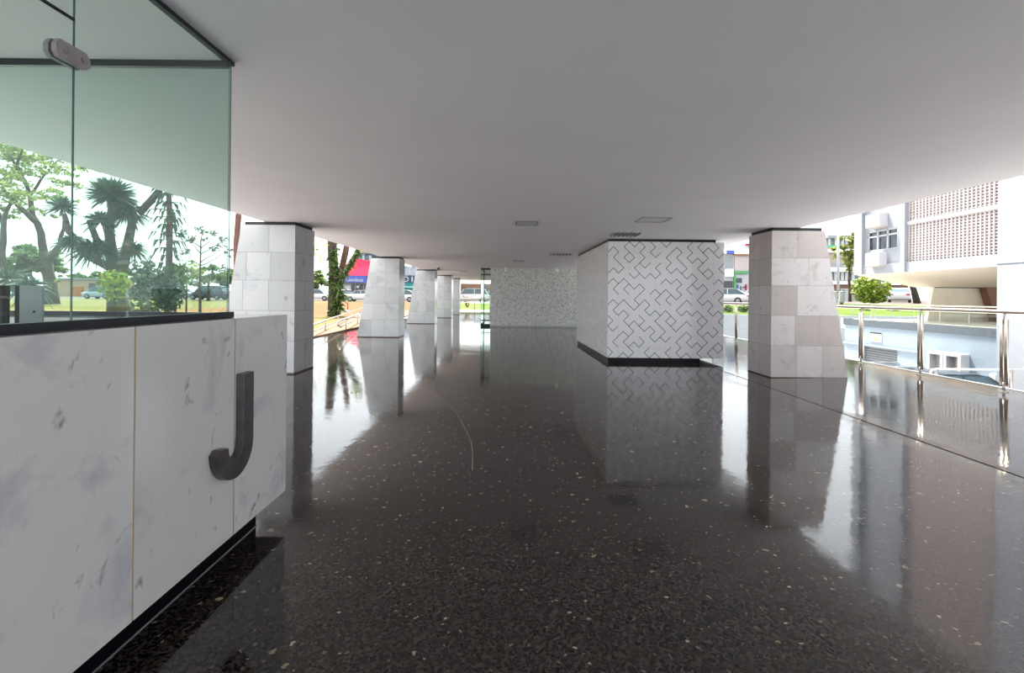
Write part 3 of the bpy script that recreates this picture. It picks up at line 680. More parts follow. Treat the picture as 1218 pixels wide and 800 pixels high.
# warning sign
t = thing('warning_sign', (FX, 23.7, -0.6), 'white warning sign with amber triangle above the garage gate', 'sign')
y0, z0 = 23.35, -0.72
p = MB(); p.box((FX - 0.0, y0, z0), (FX + 0.03, y0 + 0.72, z0 + 0.46)); pl = p.build('plate', M['xwhite'], t)
p = MB(); p.box((FX - 0.004, y0, z0 + 0.385), (FX, y0 + 0.72, z0 + 0.46)); p.build('header', M['matblack'], t)
p = MB(); p.prism([(FX - 0.004, y0 + 0.24, z0 + 0.05), (FX - 0.004, y0 + 0.48, z0 + 0.05), (FX - 0.004, y0 + 0.36, z0 + 0.26)], (0.004, 0, 0)); fixn(p.build('triangle', M['yellow'], t))
# lower ramp rail with its low wall
t = thing('ramp_rail', (14, 16, -2.65), 'pale pipe rail of the lower ramp below the steel railing', 'railing')
p = MB(); p.tube([(13.85, 16, -1.15), (13.75, 16, -1.05), (13.8, 16, -0.95), (13.95, 16, -0.93), (17.4, 16, -0.93)], 0.035, 8); p.build('handrail', M['xwhite'], t, True)
for x_ in (13.95, 16.4):
    p = MB(); p.tube([(x_, 16, -1.75), (x_, 16, -0.93)], 0.045, 8); p.build('post', M['steel'], t, True)
p = MB(); p.box((13.7, 15.86, -2.65), (17.4, 16.06, -1.75)); p.build('low_wall', M['white2'], t)

# ================================================================ CARS
def car(loc, head, paint, label, kind='sedan', rack=False, group=None):
    S = {'sedan': (4.3, 0.86, 1.42, 1.0, (0.95, 1.35, 2.75, 3.7)), 'hatch': (3.9, 0.85, 1.5, 0.95, (0.8, 1.35, 3.0, 3.75)),
         'suv': (4.6, 0.92, 1.78, 1.1, (1.0, 1.55, 4.05, 4.45)), 'van': (5.0, 0.96, 2.05, 1.2, (0.45, 1.2, 4.85, 4.98))}[kind]
    Ln, hw, ht, belt, (g0, r0, r1, g1) = S
    t = thing('car' if kind != 'van' else 'van', loc, label, 'car' if kind != 'van' else 'van', group); t.rotation_euler = (0, 0, head)
    def loft(sts, name, mat, mats=None):
        n = len(sts[0]); V = [q for s_ in sts for q in s_]; Fc = []
        for i in range(len(sts) - 1):
            for k in range(n): Fc.append((i * n + k, i * n + (k + 1) % n, (i + 1) * n + (k + 1) % n, (i + 1) * n + k))
        Fc += [tuple(range(n)), tuple(range((len(sts) - 1) * n, len(sts) * n))]
        p = MB(); p.mesh(V, Fc); o = fixn(p.build(name, mat, t, True, True)); return o
    def ring(x, w, zb, zt_): return [(x, -w * .9, zb), (x, -w, zb + .12), (x, -w, zt_ - .14), (x, -w * .88, zt_), (x, w * .88, zt_), (x, w, zt_ - .14), (x, w, zb + .12), (x, w * .9, zb)]
    x0 = -Ln / 2; hood = 0.86 if kind != 'van' else 1.0
    body = loft([ring(x0, hw * .8, .38, .66), ring(x0 + .08, hw * .92, .26, hood - .08), ring(x0 + .5, hw, .22, hood), ring(x0 + g0, hw, .22, belt - .03), ring(x0 + r1, hw, .22, belt), ring(x0 + Ln - .35, hw, .24, belt - .02), ring(x0 + Ln - .06, hw * .94, .3, belt - .1), ring(x0 + Ln, hw * .84, .38, .7)], 'body', paint)
    def top(x, w, z): return [(x, -w, z), (x, w, z)]
    tw_ = hw * .78; b_ = belt - .04
    V = top(x0 + g0, hw * .9, b_) + top(x0 + r0, tw_, ht - .06) + top(x0 + r1, tw_, ht - .06) + top(x0 + g1, hw * .9, b_)
    p = MB(); p.mesh(V, [(0, 1, 3, 2), (2, 3, 5, 4), (4, 5, 7, 6), (0, 2, 4, 6), (1, 7, 5, 3)]); fixn(p.build('window_glass', M['carglass'], t, False, True))
    rf = [(x0 + r0 - .12, -tw_ * .98, ht - .09), (x0 + r0 + .3, -tw_ * .96, ht - .005), (x0 + r1 - .3, -tw_ * .96, ht), (x0 + r1 + .12, -tw_ * .98, ht - .09)]
    V = rf + [(x, -y, z) for x, y, z in rf] + [(x, y, z - .05) for x, y, z in rf] + [(x, -y, z - .05) for x, y, z in rf]
    p = MB(); p.mesh(V, [(0, 1, 5, 4), (1, 2, 6, 5), (2, 3, 7, 6), (8, 12, 13, 9), (9, 13, 14, 10), (10, 14, 15, 11), (0, 8, 9, 1), (1, 9, 10, 2), (2, 10, 11, 3), (4, 5, 13, 12), (5, 6, 14, 13), (6, 7, 15, 14), (0, 4, 12, 8), (3, 11, 15, 7)])
    for s_ in (-1, 1):
        for (xa, za), (xb, zb) in (((g0, b_), (r0, ht - .07)), ((r1, ht - .07), (g1, b_)), (((r0 + r1) / 2, b_), ((r0 + r1) / 2, ht - .07))):
            wa, wb_ = (hw * .9 if za == b_ else tw_) + .012, (hw * .9 if zb == b_ else tw_) + .012
            p.tube([(x0 + xa, s_ * wa, za), (x0 + xb, s_ * wb_, zb)], .035, 6)
    fixn(p.build('roof', paint, t, False, True))
    for xx in (x0 + .78, x0 + Ln - .82):
        for s_ in (-1, 1):
            p = MB(); p.lathe((xx, s_ * (hw - .10), .32), [(.2, s_ * .12), (.32, s_ * .1), (.325, -s_ * .08), (.2, -s_ * .1)], 18, 'y'); w_ = fixn(p.build('wheel', M['rubber'], t, False, True))
            p = MB(); p.lathe((xx, s_ * (hw + .005), .32), [(.19, 0), (.18, s_ * .022), (.05, s_ * .03)], 14, 'y'); hb = fixn(p.build('hub_cap', M['grey'], w_, False, True))
    for s_ in (-1, 1):
        p = MB(); p.box((x0 - .0, s_ * hw * .45, .58), (x0 + .1, s_ * hw * .85, .70)); p.build('headlight', M['lamp'], t, False, True)
        p = MB(); p.box((x0 + Ln - .08, s_ * hw * .55, .68), (x0 + Ln + .0, s_ * hw * .88, .84)); p.build('tail_light', M['red'], t, False, True)
    if rack:
        for s_ in (-1, 1):
            p = MB(); p.tube([(x0 + r0 + .1, s_ * tw_ * .9, ht - .02), (x0 + r0 + .2, s_ * tw_ * .9, ht + .06), (x0 + r1 - .2, s_ * tw_ * .9, ht + .06), (x0 + r1 - .1, s_ * tw_ * .9, ht - .02)], .018, 6); p.build('roof_rail', M['xwhite'], t, True, True)
    return t
def g3(x, y): return (x, y, gz(x, y) + 0.005)
car((14.8, 18.85, -2.645), math.pi, M['cardark'], 'black car with pale roof rails on the lower court before the garage gate', 'sedan', True)
car((14.9, 16.98, -2.645), 0.0, M['cardark'], 'dark car on the lower court nearer the pale ramp rail', 'hatch')
def xat(px, Y): return (px - 609) * Y / F
car(g3(xat(249, 62), 62), 0.0, M['cardark'], 'dark van like car parked beyond the bare sapling', 'suv')
car(g3(xat(213, 65.4), 65.4), math.pi, M['cargrey'], 'silver grey car parked beside the dark car past the yucca', 'sedan')
car(g3(xat(121, 61.5), 61.5), 0.0, M['carblue'], 'pale blue white car between the big tree and yucca trunk', 'hatch')
car(g3(xat(170, 62.6), 62.6), 0.0, M['cargrey'], 'grey car half hidden behind the yucca trunks', 'suv')
car(g3(xat(378, 63), 63), math.pi, M['carwhite'], 'white car behind the ivy wrapped trunk', 'hatch')
car(g3(xat(411, 66), 66), math.pi / 2 + 0.4, M['cargrey'], 'grey car in front of the shop with the blue sign', 'hatch')
car(g3(xat(432, 61.5), 61.5), 0.0, M['carwhite'], 'white sedan parked under the red roofed shop', 'sedan')
car(g3(xat(478, 61.5), 61.5), 0.0, M['carwhite'], 'white car in front of the teal awning', 'hatch')
car(g3(xat(528, 65.2), 65.2), 0.0, M['cargrey'], 'car partly seen between the third and fourth garden columns', 'hatch')
car(g3(xat(560, 61), 61), 0.0, M['carwhite'], 'big white car parked beyond the grass at the far end', 'suv')
car(g3(xat(588, 66), 66), 0.0, M['carblue'], 'pale car behind the far glass vestibule', 'hatch')
car(g3(xat(863, 47), 47), -0.5, M['carwhite'], 'white car seen between the patterned block and the right column', 'hatch')
car(g3(xat(902, 53), 53), 0.0, M['carwhite'], 'white car parked by the shopfront with scribbled wall, partly behind the right column', 'hatch')
car(g3(xat(1070, 48), 48), -2.24, M['carwhite'], 'white car seen from behind beside the leaning trunk', 'sedan')

# ================================================================ PLANTS
def leafy(mb, c, rad, n, size, rnd, flat=1.0, shell=False):
    for _ in range(n):
        while True:
            q = Vector((rnd.uniform(-1, 1), rnd.uniform(-1, 1), rnd.uniform(-1, 1)))
            if q.length <= 1 and (not shell or q.length > 0.55): break
        p = Vector(c) + Vector((q.x * rad, q.y * rad, q.z * rad * flat))
        a = Vector((rnd.gauss(0, 1), rnd.gauss(0, 1), rnd.gauss(0, .7))).normalized(); b = a.cross(Vector((rnd.gauss(0, 1), rnd.gauss(0, 1), rnd.gauss(0, 1)))).normalized()
        s_ = size * rnd.uniform(.6, 1.3)
        mb.face([p - a * s_, p + b * s_ * .42, p + a * s_, p - b * s_ * .42], 0, rnd.random())
def rosette(mb, c, n, L, w, rnd, axis=(0, 0, 1), droop=0.6, low=-0.5):
    ax = Vector(axis).normalized(); c = Vector(c)
    for _ in range(n):
        d = Vector((rnd.gauss(0, 1), rnd.gauss(0, 1), rnd.gauss(0, 1))).normalized()
        if d.dot(ax) < low: d = d - ax * 2 * d.dot(ax)
        side = d.cross(Vector((rnd.gauss(0, .6), rnd.gauss(0, .6), rnd.gauss(0, 1))))
        side = side.normalized() if side.length > .05 else Vector((1, 0, 0))
        l = L * rnd.uniform(.7, 1.1); P = []; tone = rnd.random()
        for k in range(4):
            s_ = k / 3; P.append(c + d * l * s_ + Vector((0, 0, -droop * l * s_ * s_ * .6)))
        W = [w * .6, w, w * .7, 0.002]
        for k in range(3):
            mb.face([P[k] - side * W[k] / 2, P[k] + side * W[k] / 2, P[k + 1] + side * W[k + 1] / 2, P[k + 1] - side * W[k + 1] / 2], 0, tone)
def limb(rnd, a, b, wob, n=6):
    a, b = Vector(a), Vector(b)
    return [a + (b - a) * (i / n) + Vector((rnd.gauss(0, wob), rnd.gauss(0, wob), rnd.gauss(0, wob * .5))) * (0 if i in (0, n) else 1) for i in range(n + 1)]
# big spreading tree seen through the glass
rnd = random.Random(21)
def big_tree(px, py, Y, brs, crowns, label, leaf, rt, size, group=None):
    b = at(px, py, Y); t = thing('tree', (b[0], b[1], gz(b[0], b[1]) - .03), label, 'tree', group); base = Vector((b[0], b[1], gz(b[0], b[1]) - .03))
    p = MB()
    for pts, ra, rb_ in brs:
        P = [Vector(at(x, y, Y + dy)) for x, y, dy in pts]
        if pts[0][:2] == (px, py): P[0] = base
        Q = [P[0]]
        for u_, v_ in zip(P, P[1:]): Q += limb(rnd, u_, v_, (v_ - u_).length * .02, 3)[1:]
        p.tube(Q, [ra + (rb_ - ra) * i / (len(Q) - 1) for i in range(len(Q))], 8)
    p.build('trunk', M['bark'], t, True)
    c = MB()
    for x, y, dy, rpx, n, flat in crowns:
        for _ in range(max(1, n // 13)):
            q = Vector((rnd.gauss(0, .5), rnd.gauss(0, .5), rnd.gauss(0, .5) * flat)) * (rpx * Y / F)
            leafy(c, Vector(at(x, y, Y + dy)) + q, rpx * Y / F * .30, 26, size, rnd, .5)
    c.build('crown', leaf, t); return t
big_tree(62, 361, 42, [([(62, 361, 0), (60, 335, 0), (52, 300, 0)], .55, .34), ([(52, 300, 0), (44, 265, 0), (22, 245, -1), (2, 222, -2)], .30, .12), ([(46, 268, 0), (36, 235, 1), (30, 215, 1), (8, 180, 1)], .24, .08), ([(57, 310, 0), (72, 290, -1), (76, 262, -1)], .28, .10),
                       ([(34, 225, 1), (20, 195, 0), (28, 176, 0)], .14, .06), ([(36, 232, 1), (55, 205, 2), (70, 190, 2)], .13, .05), ([(57, 318, 0), (40, 318, -1), (14, 328, -3)], .16, .08)],
         [(6, 205, 0, 20, 240, .5), (34, 190, 2, 24, 300, .5), (58, 200, 1, 22, 260, .5), (28, 232, -2, 24, 260, .45), (60, 228, 3, 20, 200, .45), (10, 182, 2, 24, 280, .5), (78, 215, 0, 18, 180, .5), (8, 255, 0, 16, 150, .5), (44, 255, 1, 14, 110, .5), (20, 168, 0, 26, 260, .4), (60, 178, 0, 22, 200, .4), (100, 200, 4, 22, 200, .5), (78, 330, -2, 8, 40, .7), (62, 334, 1, 9, 60, .8)],
         'big spreading tree with thin yellow green crown behind the left glass', M['leaf_y'], .55, .17)
big_tree(3, 352, 40, [([(3, 352, 0), (2, 300, 0), (5, 260, 0), (14, 235, 1)], .3, .10), ([(4, 268, 0), (-8, 230, 0)], .14, .06)], [(0, 235, 0, 18, 180, .6), (12, 215, 1, 20, 200, .5)], 'thin trunked tree at the far left edge behind the glass', M['leaf_y'], .3, .16)
# yucca clump: several trunks with spiky heads
Y0 = 14.0; yb = at(152, 372, Y0); base = Vector((yb[0], yb[1], gz(yb[0], yb[1]) - .05))
t = thing('yucca', tuple(base), 'large branching yucca with spiky heads behind the middle of the glass', 'yucca')
p = MB(); A = lambda x, y, dy=0: at(x, y, Y0 + dy)
p.tube([tuple(base + Vector((-.25, 0, 0))), A(138, 350), A(134, 310), A(130, 275), A(134, 240)], [.30, .22, .15, .12, .09], 10)
p.tube([A(140, 340), A(150, 300, .3), A(158, 262, .4), A(180, 238, .3), A(198, 216, .2)], [.18, .13, .11, .10, .08], 10)
p.tube([A(132, 300), A(115, 285, -.3), A(106, 262, -.4)], [.11, .09, .07], 8)
p.tube([A(136, 320), A(105, 305, -.3), A(82, 275, -.6), A(76, 254, -.7)], [.13, .10, .08, .06], 8)
p.tube([tuple(base + Vector((.15, .2, 0))), A(140, 345, .4)], [.24, .2], 8)
p.build('trunk', M['bark'], t, True)
for c_, n, L_, w_, dr in ((A(133, 232), 420, .74, .075, .35), (A(74, 247, -.7), 150, .5, .055, .4), (A(152, 252, .3), 260, .7, .07, .8), (A(199, 214, .2), 150, .6, .06, .5), (A(112, 296, -.4), 240, .75, .065, 1.0), (A(86, 288, -.6), 150, .55, .055, .9), (A(10, 335, -1), 140, .8, .07, .8), (A(35, 340, -1.2), 120, .65, .06, .8), (A(158, 296, .5), 150, .6, .06, .9), (A(120, 262, -.3), 130, .6, .06, .8)):
    q = MB(); rosette(q, c_, int(n * 1.35), L_, w_ * .68, rnd, droop=dr); q.build('leaf_head', M['leaf_d'], t)
q = MB()                                              # skirt of hanging leaves on the tall stem
for k in range(15):
    for _ in range(16):
        yk = 222 + k * 9; c_ = Vector(A(201 + (k % 3 - 1) * 1.5, yk, .2)); a = rnd.uniform(0, 6.28); o_ = Vector((math.cos(a), math.sin(a), 0)); s_ = Vector((-o_.y, o_.x, 0)); l = rnd.uniform(.35, .75)
        P = [c_ + o_ * .05, c_ + o_ * (.10 + l * .45) + Vector((0, 0, -.02)), c_ + o_ * (.12 + l * .7) + Vector((0, 0, -l * .55))]
        q.face([P[0] - s_ * .03, P[0] + s_ * .03, P[1] + s_ * .04, P[1] - s_ * .04], 0, rnd.random()); q.face([P[1] - s_ * .04, P[1] + s_ * .04, P[2]], 0, rnd.random())
q.build('hanging_leaves', M['leaf_d'], t)
q = MB(); q.tube([A(200, 216, .2), A(202, 260, .2), A(201, 320, .2), A(200, 372, .2)], [.06, .08, .09, .11], 9); q.build('stem', M['bark2'], t, True)
def bush(px, py, Y, rad, n, size, leaf, label, flat=1.0, name='bush', group=None):
    c = Vector(at(px, py, Y)); g = gz(c.x, c.y); t = thing(name, (c.x, c.y, g), label, 'bush', group)
    p = MB(); p.tube([(c.x, c.y, g - .05), (c.x + .03, c.y, c.z)], [.05, .03], 6); p.build('stem', M['bark'], t, True)
    q = MB(); leafy(q, c, rad, n, size, rnd, flat); q.build('foliage', leaf, t); return t
bush(186, 352, 13.6, .62, 620, .10, M['leaf_d'], 'dark bush at the foot of the yucca behind the glass', 1.0)
bush(168, 322, 15.5, .45, 260, .10, M['leaf_d'], 'smaller dark shrub between the yucca stems', .9)
bush(208, 330, 14.2, .40, 260, .10, M['leaf_g'], 'mid green shrub right of the yucca stem', 1.1)
bush(136, 340, 12.6, .34, 240, .09, M['leaf_l'], 'lime green creeper bush in front of the yucca trunk', 1.3)
bush(222, 322, 30, .9, 200, .16, M['leaf_l'], 'pale lime shrub behind the yucca near the parked cars', .9)
# bare sapling
Ys = 25.0; sb = at(238, 372, Ys); g = gz(sb[0], sb[1])
t = thing('sapling', (sb[0], sb[1], g - .05), 'thin young tree with sparse drooping leaves in front of the dark car', 'tree')
p = MB(); A = lambda x, y, dy=0: at(x, y, Ys + dy); p.tube([(sb[0], sb[1], g - .05), A(238, 330), A(239, 285)], [.075, .055, .03], 8)
ends = [(216, 300), (262, 296), (222, 318), (268, 318), (225, 285), (255, 280), (272, 300), (215, 278), (250, 330), (228, 335), (240, 272), (266, 286)]
for x_, y_ in ends: p.tube(limb(rnd, A(238.5, min(340, y_ + 16)), A(x_, y_, rnd.uniform(-.8, .8)), .04, 4), [.03, .025, .02, .015, .01], 5)
p.build('trunk', M['bark'], t, True)
q = MB()
for x_, y_ in ends:
    for k in range(3): leafy(q, A(x_ + rnd.uniform(-9, 5) * (1 if x_ > 238 else -1), y_ + rnd.uniform(-3, 6), rnd.uniform(-.6, .6)), .22, 13, .11, rnd, .6)
q.build('leaves', M['leaf_dry'], t)
big_tree(248, 345, 58, [([(248, 345, 0), (248, 332, 0)], .2, .1)], [(248, 328, 0, 14, 240, .8), (236, 332, 0, 9, 100, .8)], 'small round green tree behind the dark parked car', M['leaf_g'], .2, .34)
big_tree(36, 345, 100, [([(36, 345, 0), (36, 318, 0)], .4, .2)], [(36, 308, 0, 22, 420, .75), (20, 316, 0, 17, 260, .75), (54, 314, 0, 15, 220, .75)], 'distant round tree low behind the big spreading tree', M['leaf_g'], .4, .8)
# pinkish trunk just left of the first column
t = thing('tree', at(282, 372, 24)[:2] + (0.0,), 'slim pinkish trunk seen between the glass edge and first column', 'tree')
p = MB(); p.tube([at(281, 372, 24), at(282, 330, 24), at(281, 290, 24), at(284, 255, 24), at(284, 200, 24)], [.17, .15, .13, .14, .1], 9); p.build('trunk', M['bark2'], t, True)
q = MB()
for x_, y_ in ((280, 180), (296, 190), (274, 196)): leafy(q, at(x_, y_, 24), .6, 60, .14, rnd)
q.build('crown', M['leaf_y'], t)
# ivy wrapped tree between the first two columns
Yt = 28.0; b = at(397, 377, Yt); g = gz(b[0], b[1])
t = thing('tree', (b[0], b[1], g - .05), 'ivy wrapped tree with leaning limbs in front of the red roof', 'tree')
A = lambda x, y, dy=0: at(x, y, Yt + dy)
p = MB(); p.tube([(b[0], b[1], g - .05), A(397, 350), A(397, 320), A(395, 290), A(393, 262)], [.36, .30, .27, .26, .2], 10)
p.tube([A(399, 352), A(407, 330, .2), A(420, 308, .3), A(432, 288, .4)], [.22, .17, .15, .12], 9); p.build('trunk', M['bark'], t, True)
p = MB(); p.tube([A(401, 345, .3), A(406, 322, .5), A(411, 300, .6), A(416, 270, .7)], [.2, .18, .18, .14], 9); p.build('limb', M['bark2'], t, True)
q = MB()
for k in range(44):
    yk = 296 + k * 1.8; rosette(q, A(397 + rnd.uniform(-5, 6), yk, -.3), 16, .40, .085, rnd, droop=1.1, low=-.2)
for k in range(20):
    f_ = k / 20; rosette(q, A(403 + 26 * f_, 340 - 46 * f_, -.1), 18, .38, .08, rnd, droop=1.2, low=-.2)
for k in range(10): rosette(q, A(404 + rnd.uniform(-3, 4), 340 + k * 3, -.3), 16, .55, .09, rnd, droop=.8)
q.build('ivy', M['leaf_g'], t)
q = MB(); leafy(q, A(384, 296, 0), .9, 60, .16, rnd); leafy(q, A(378, 322, 6), 1.0, 40, .12, rnd); leafy(q, A(432, 292, 0), .6, 80, .14, rnd); q.build('crown', M['leaf_y'], t)
big_tree(378, 352, 95, [([(378, 352, 0), (378, 335, 0)], .3, .2)], [(378, 333, 0, 12, 260, .8)], 'distant soft green tree left of the ivy wrapped trunk', M['leaf_g'], .3, .7)
# stake in the soil
st = at(413.5, 369, 34); g = gz(st[0], st[1])
t = thing('wooden_stake', (st[0], st[1], g), 'reddish brown stake standing in the orange soil', 'stake')
p = MB(); p.tube([(st[0], st[1], g - .05), (st[0] + .02, st[1], g + .78)], [.045, .035], 7); p.build('post', M['brown'], t, True)
q = MB(); q.lathe((st[0] - .1, st[1] - .4, g - .02), [(.5, 0), (.42, .08), (.2, .13)], 14); q.build('mound', M['dgrey'], t)
# right side plants
def lime(px, py, Y, rad, n, label, leaf, sz=.2): return bush(px, py, Y, rad, n, sz, leaf, label, .95)
lime(1036, 344, 40, 1.35, 1000, 'bright lime bush beneath the corner of the white block', M['leaf_l'], .22)
lime(1131, 345, 44, .75, 260, 'small round bush beside the cream pillar', M['leaf_g'], .16)
Yl = 44; c0_ = at(1091, 360, Yl)
t = thing('tree', (c0_[0], c0_[1], gz(c0_[0], c0_[1])), 'leaning dark trunk right of the white car under the white block', 'tree')
p = MB(); p.tube([(c0_[0], c0_[1], gz(c0_[0], c0_[1]) - .05), at(1087, 345, Yl), at(1081, 325, Yl), at(1070, 290, Yl)], [.3, .24, .22, .15], 9); p.build('trunk', M['bark'], t, True)
q = MB(); leafy(q, at(1076, 332, Yl), 1.0, 120, .2, rnd, .5); leafy(q, at(1066, 280, Yl), 1.8, 300, .25, rnd); q.build('crown', M['leaf_g'], t)
big_tree(1011, 352, 52, [([(1011, 352, 0), (1011, 320, 0), (1012, 296, 0)], .16, .08)], [(1012, 298, 0, 12, 420, 1.2), (1008, 312, 0, 8, 160, 1.0)], 'pale green street tree in front of the green banded building', M['leaf_y'], .2, .3)
for px, lab in ((866, 'left of the two low shrubs on the lawn beyond the glass railing'), (884, 'right of the two low shrubs on the lawn beyond the glass railing')):
    bush(px, 367, 34, .38, 220, .1, M['leaf_g'], lab, .7)
for px, lab in ((1028, 'low shrub on the lawn under the lime bush'), (1062, 'low reddish shrub row below the white car'), (1092, 'low shrub below the leaning trunk')):
    bush(px, 369, 36, .4, 180, .1, M['leaf_dry'] if px == 1062 else M['leaf_g'], lab, .6)
# bare twiggy shrub by the far van
b = at(556, 366, 44); t = thing('twiggy_shrub', (b[0], b[1], gz(b[0], b[1])), 'bare twiggy shrub on the grass in front of the big white car', 'shrub')
p = MB()
for k in range(14): p.tube(limb(rnd, (b[0], b[1], gz(b[0], b[1]) - .02), at(556 + rnd.uniform(-10, 10), rnd.uniform(344, 356), 44 + rnd.uniform(-.5, .5)), .08, 4), [.03, .025, .018, .012, .006], 5)
p.build('twigs', M['brown'], t)
# distant tree belt along the left horizon
rx = [(-40, 'dark'), (90, 'x'), (176, 'x'), (276, 'x')]
for i, (px, lab) in enumerate(((-20, 'far belt tree beyond the left glass edge'), (110, 'far tree behind the orange wall'), (178, 'far grey green tree behind the yucca'), (268, 'far tree at the edge of the glass behind the parked cars'))):
    big_tree(px, 343, 115, [([(px, 343, 0), (px, 332, 0)], .3, .2)], [(px, 331, 0, 15, 260, .55), (px + 14, 334, 0, 12, 160, .5)], lab, M['leaf_g'], .3, .9)

# ================================================================ LEFT: PATH RAILS, SHOPS
def low_rail(p0, p1, n, lab, hook=False):
    a, b = Vector(p0), Vector(p1); t = thing('handrail', (a.x, a.y, 0), lab, 'handrail')
    p = MB(); top_ = [a, b]
    if hook: top_ = [a + Vector((0.02, -0.03, -.22)), a + Vector((-.06, -.1, -.15)), a + Vector((-.06, -.1, -.06)), a] + [b]
    p.tube(top_, .026, 8); p.build('top_rail', M['steel'], t, True)
    q = MB(); q.tube([a + Vector((0, 0, -.2)), b + Vector((0, 0, -.2))], .018, 6); q.build('lower_rail', M['steel'], t, True)
    for k in range(n):
        c = a + (b - a) * ((k + .35) / n); p = MB(); p.tube([(c.x, c.y, gz(c.x, c.y) - .05), c], .022, 8); p.build('post', M['steel'], t, True)
def pz(px, py, z): return floor_at(px, py, z)
low_rail(pz(352, 393, .40), pz(431, 366, .40), 6, 'long low steel handrail along the tan path past the first column')
low_rail(pz(405.5, 381, .46), pz(432, 371.5, .46), 2, 'short hooked handrail nearer the second column', True)
# red roofed shop
YS = 78.0
sh = thing('shop', (xat(424, YS), YS, 0.6), 'grey shop with red hipped roof and blue and white sign', 'shop')
x0, x1 = xat(398, YS), xat(452, YS)
p = MB(); p.box((x0, YS, .4), (x1, YS + 6, 4.4)); p.build('wall', M['grey'], sh)
p = MB(); zz = 4.35; ap = at(424, 307, YS + 3); L0, R0_ = (x0 - .2, x1 + .2)
p.mesh([(L0, YS - .5, zz), (R0_, YS - .5, zz), (R0_, YS + 6, zz), (L0, YS + 6, zz), (ap[0] - .3, YS + 2.6, ap[2]), (xat(446, YS), YS + 2.6, ap[2] - .7)], [(0, 1, 5, 4), (1, 2, 5), (2, 3, 4, 5), (3, 0, 4), (0, 3, 2, 1)]); fixn(p.build('roof', M['red'], sh))
p = MB(); p.box((xat(404, YS), YS - .6, 3.2), (xat(437, YS), YS - .3, 4.3)); sg = p.build('sign_board', M['bluesign'], sh)
def text(body, loc, size, mat, parent, rot=(math.pi / 2, 0, 0), name='lettering', sx=1.0):
    c = bpy.data.curves.new(name, 'FONT'); c.body = body; c.size = size; c.extrude = 0.01; c.offset = 0.012 * size
    o = bpy.data.objects.new(name, c); COL.objects.link(o); bpy.context.view_layer.update()
    me = bpy.data.meshes.new_from_object(o.evaluated_get(bpy.context.evaluated_depsgraph_get())); bpy.data.objects.remove(o); bpy.data.curves.remove(c)
    o = bpy.data.objects.new(name, me); COL.objects.link(o); me.materials.clear(); me.materials.append(mat)
    o.parent = parent; off = Vector((0, 0, 0)); q = parent
    while q is not None: off += q.location; q = q.parent
    o.location = Vector(loc) - off; o.rotation_euler = rot; o.scale = (sx, 1, 1); return o
text('LEC Comodinosa', (xat(404.5, YS), YS - .62, 3.38), .82, M['xwhite'], sg, sx=.66)
p = MB(); p.box((xat(409, YS), YS - .1, .6), (xat(417, YS), YS + .05, 2.7)); p.build('poster', M['xwhite'], sh)
for k in range(5):
    xx = xat(418 + k * 5, YS); p = MB(); p.box((xx, YS - .06, .6), (xx + .5, YS + .02, 3.0)); p.build('shutter', M['dgrey'], sh)
p = MB(); p.lathe((xat(426.5, YS), YS - .35, 2.25), [(.02, -.0), (.2, .08), (.25, .25), (.2, .42), (.02, .5)], 12); p.build('globe_lamp', M['xwhite'], sh)
# glassy tower block behind the shop
tb = thing('office_building', (xat(436, 96), 96, 0.6), 'dark glazed office building rising behind the red roof', 'building')
p = MB(); p.box((xat(425, 96), 96, .4), (xat(447, 96), 104, 9.4)); p.build('wall', M['navy'], tb)
for k in range(5):
    for j in range(2):
        p = MB(); xx = xat(426.5 + k * 4, 96); p.box((xx, 95.9, 5.6 + j * 2), (xx + .5, 96.02, 7.0 + j * 2)); p.build('window', M['greenglass'] if (k + j) % 2 else M['carblue'], tb)
p = MB(); p.box((xat(424, 96), 95.8, 9.4), (xat(448, 96), 104.2, 9.8)); p.build('parapet', M['white2'], tb)
# shop with teal awning
ta = thing('shop', (xat(503, YS), YS, 0.6), 'shop with teal awning and white letters on a dark fascia', 'shop')
x0, x1 = xat(470, YS), xat(531, YS)
p = MB(); p.box((x0, YS, .4), (x1, YS + 6, 2.6)); p.build('wall', M['dgrey'], ta)
z0, z1 = at(500, 335, YS)[2], at(500, 328.5, YS)[2]
p = MB(); p.box((x0, YS - .4, z0 - .1), (x1, YS + 6, z1 + .1)); fa = p.build('fascia', M['navy'], ta)
text('O', (xat(479.8, YS), YS - .43, z0), 1.15, M['xwhite'], fa); text('I', (xat(489, YS), YS - .43, z0), 1.15, M['xwhite'], fa, sx=1.6); text('P', (xat(493, YS), YS - .43, z0), 1.15, M['xwhite'], fa); text('II', (xat(520, YS), YS - .43, z0), 1.15, M['xwhite'], fa, sx=1.3)
p = MB(); za, zb = at(500, 345, YS)[2], z0 - .12
p.prism([(x0, YS - .4, zb), (x0, YS - 1.8, za + .4), (x0, YS - 1.8, za), (x0, YS - .3, zb - .3)], (x1 - x0, 0, 0)); fixn(p.build('awning', M['teal'], ta))
p = MB(); p.box((x0, YS, z1 + .1), (x1, YS + 6, at(485, 316, YS)[2])); ua = p.build('upper_wall', M['carblue'], ta)
for k in range(6):                                    # white arches on the upper wall
    xx = xat(483 + k * 8.5, YS); zq = z1 + .3; p = MB()
    p.tube([(xx + 0.5 * math.cos(a) , YS - .05, zq + .75 + .55 * math.sin(a)) for a in [math.pi * i / 10 for i in range(11)]], .11, 6)
    for s_ in (-.5, .5): p.tube([(xx + s_, YS - .05, zq - .1), (xx + s_, YS - .05, zq + .75)], .11, 6)
    p.build('arch', M['xwhite'], ta)
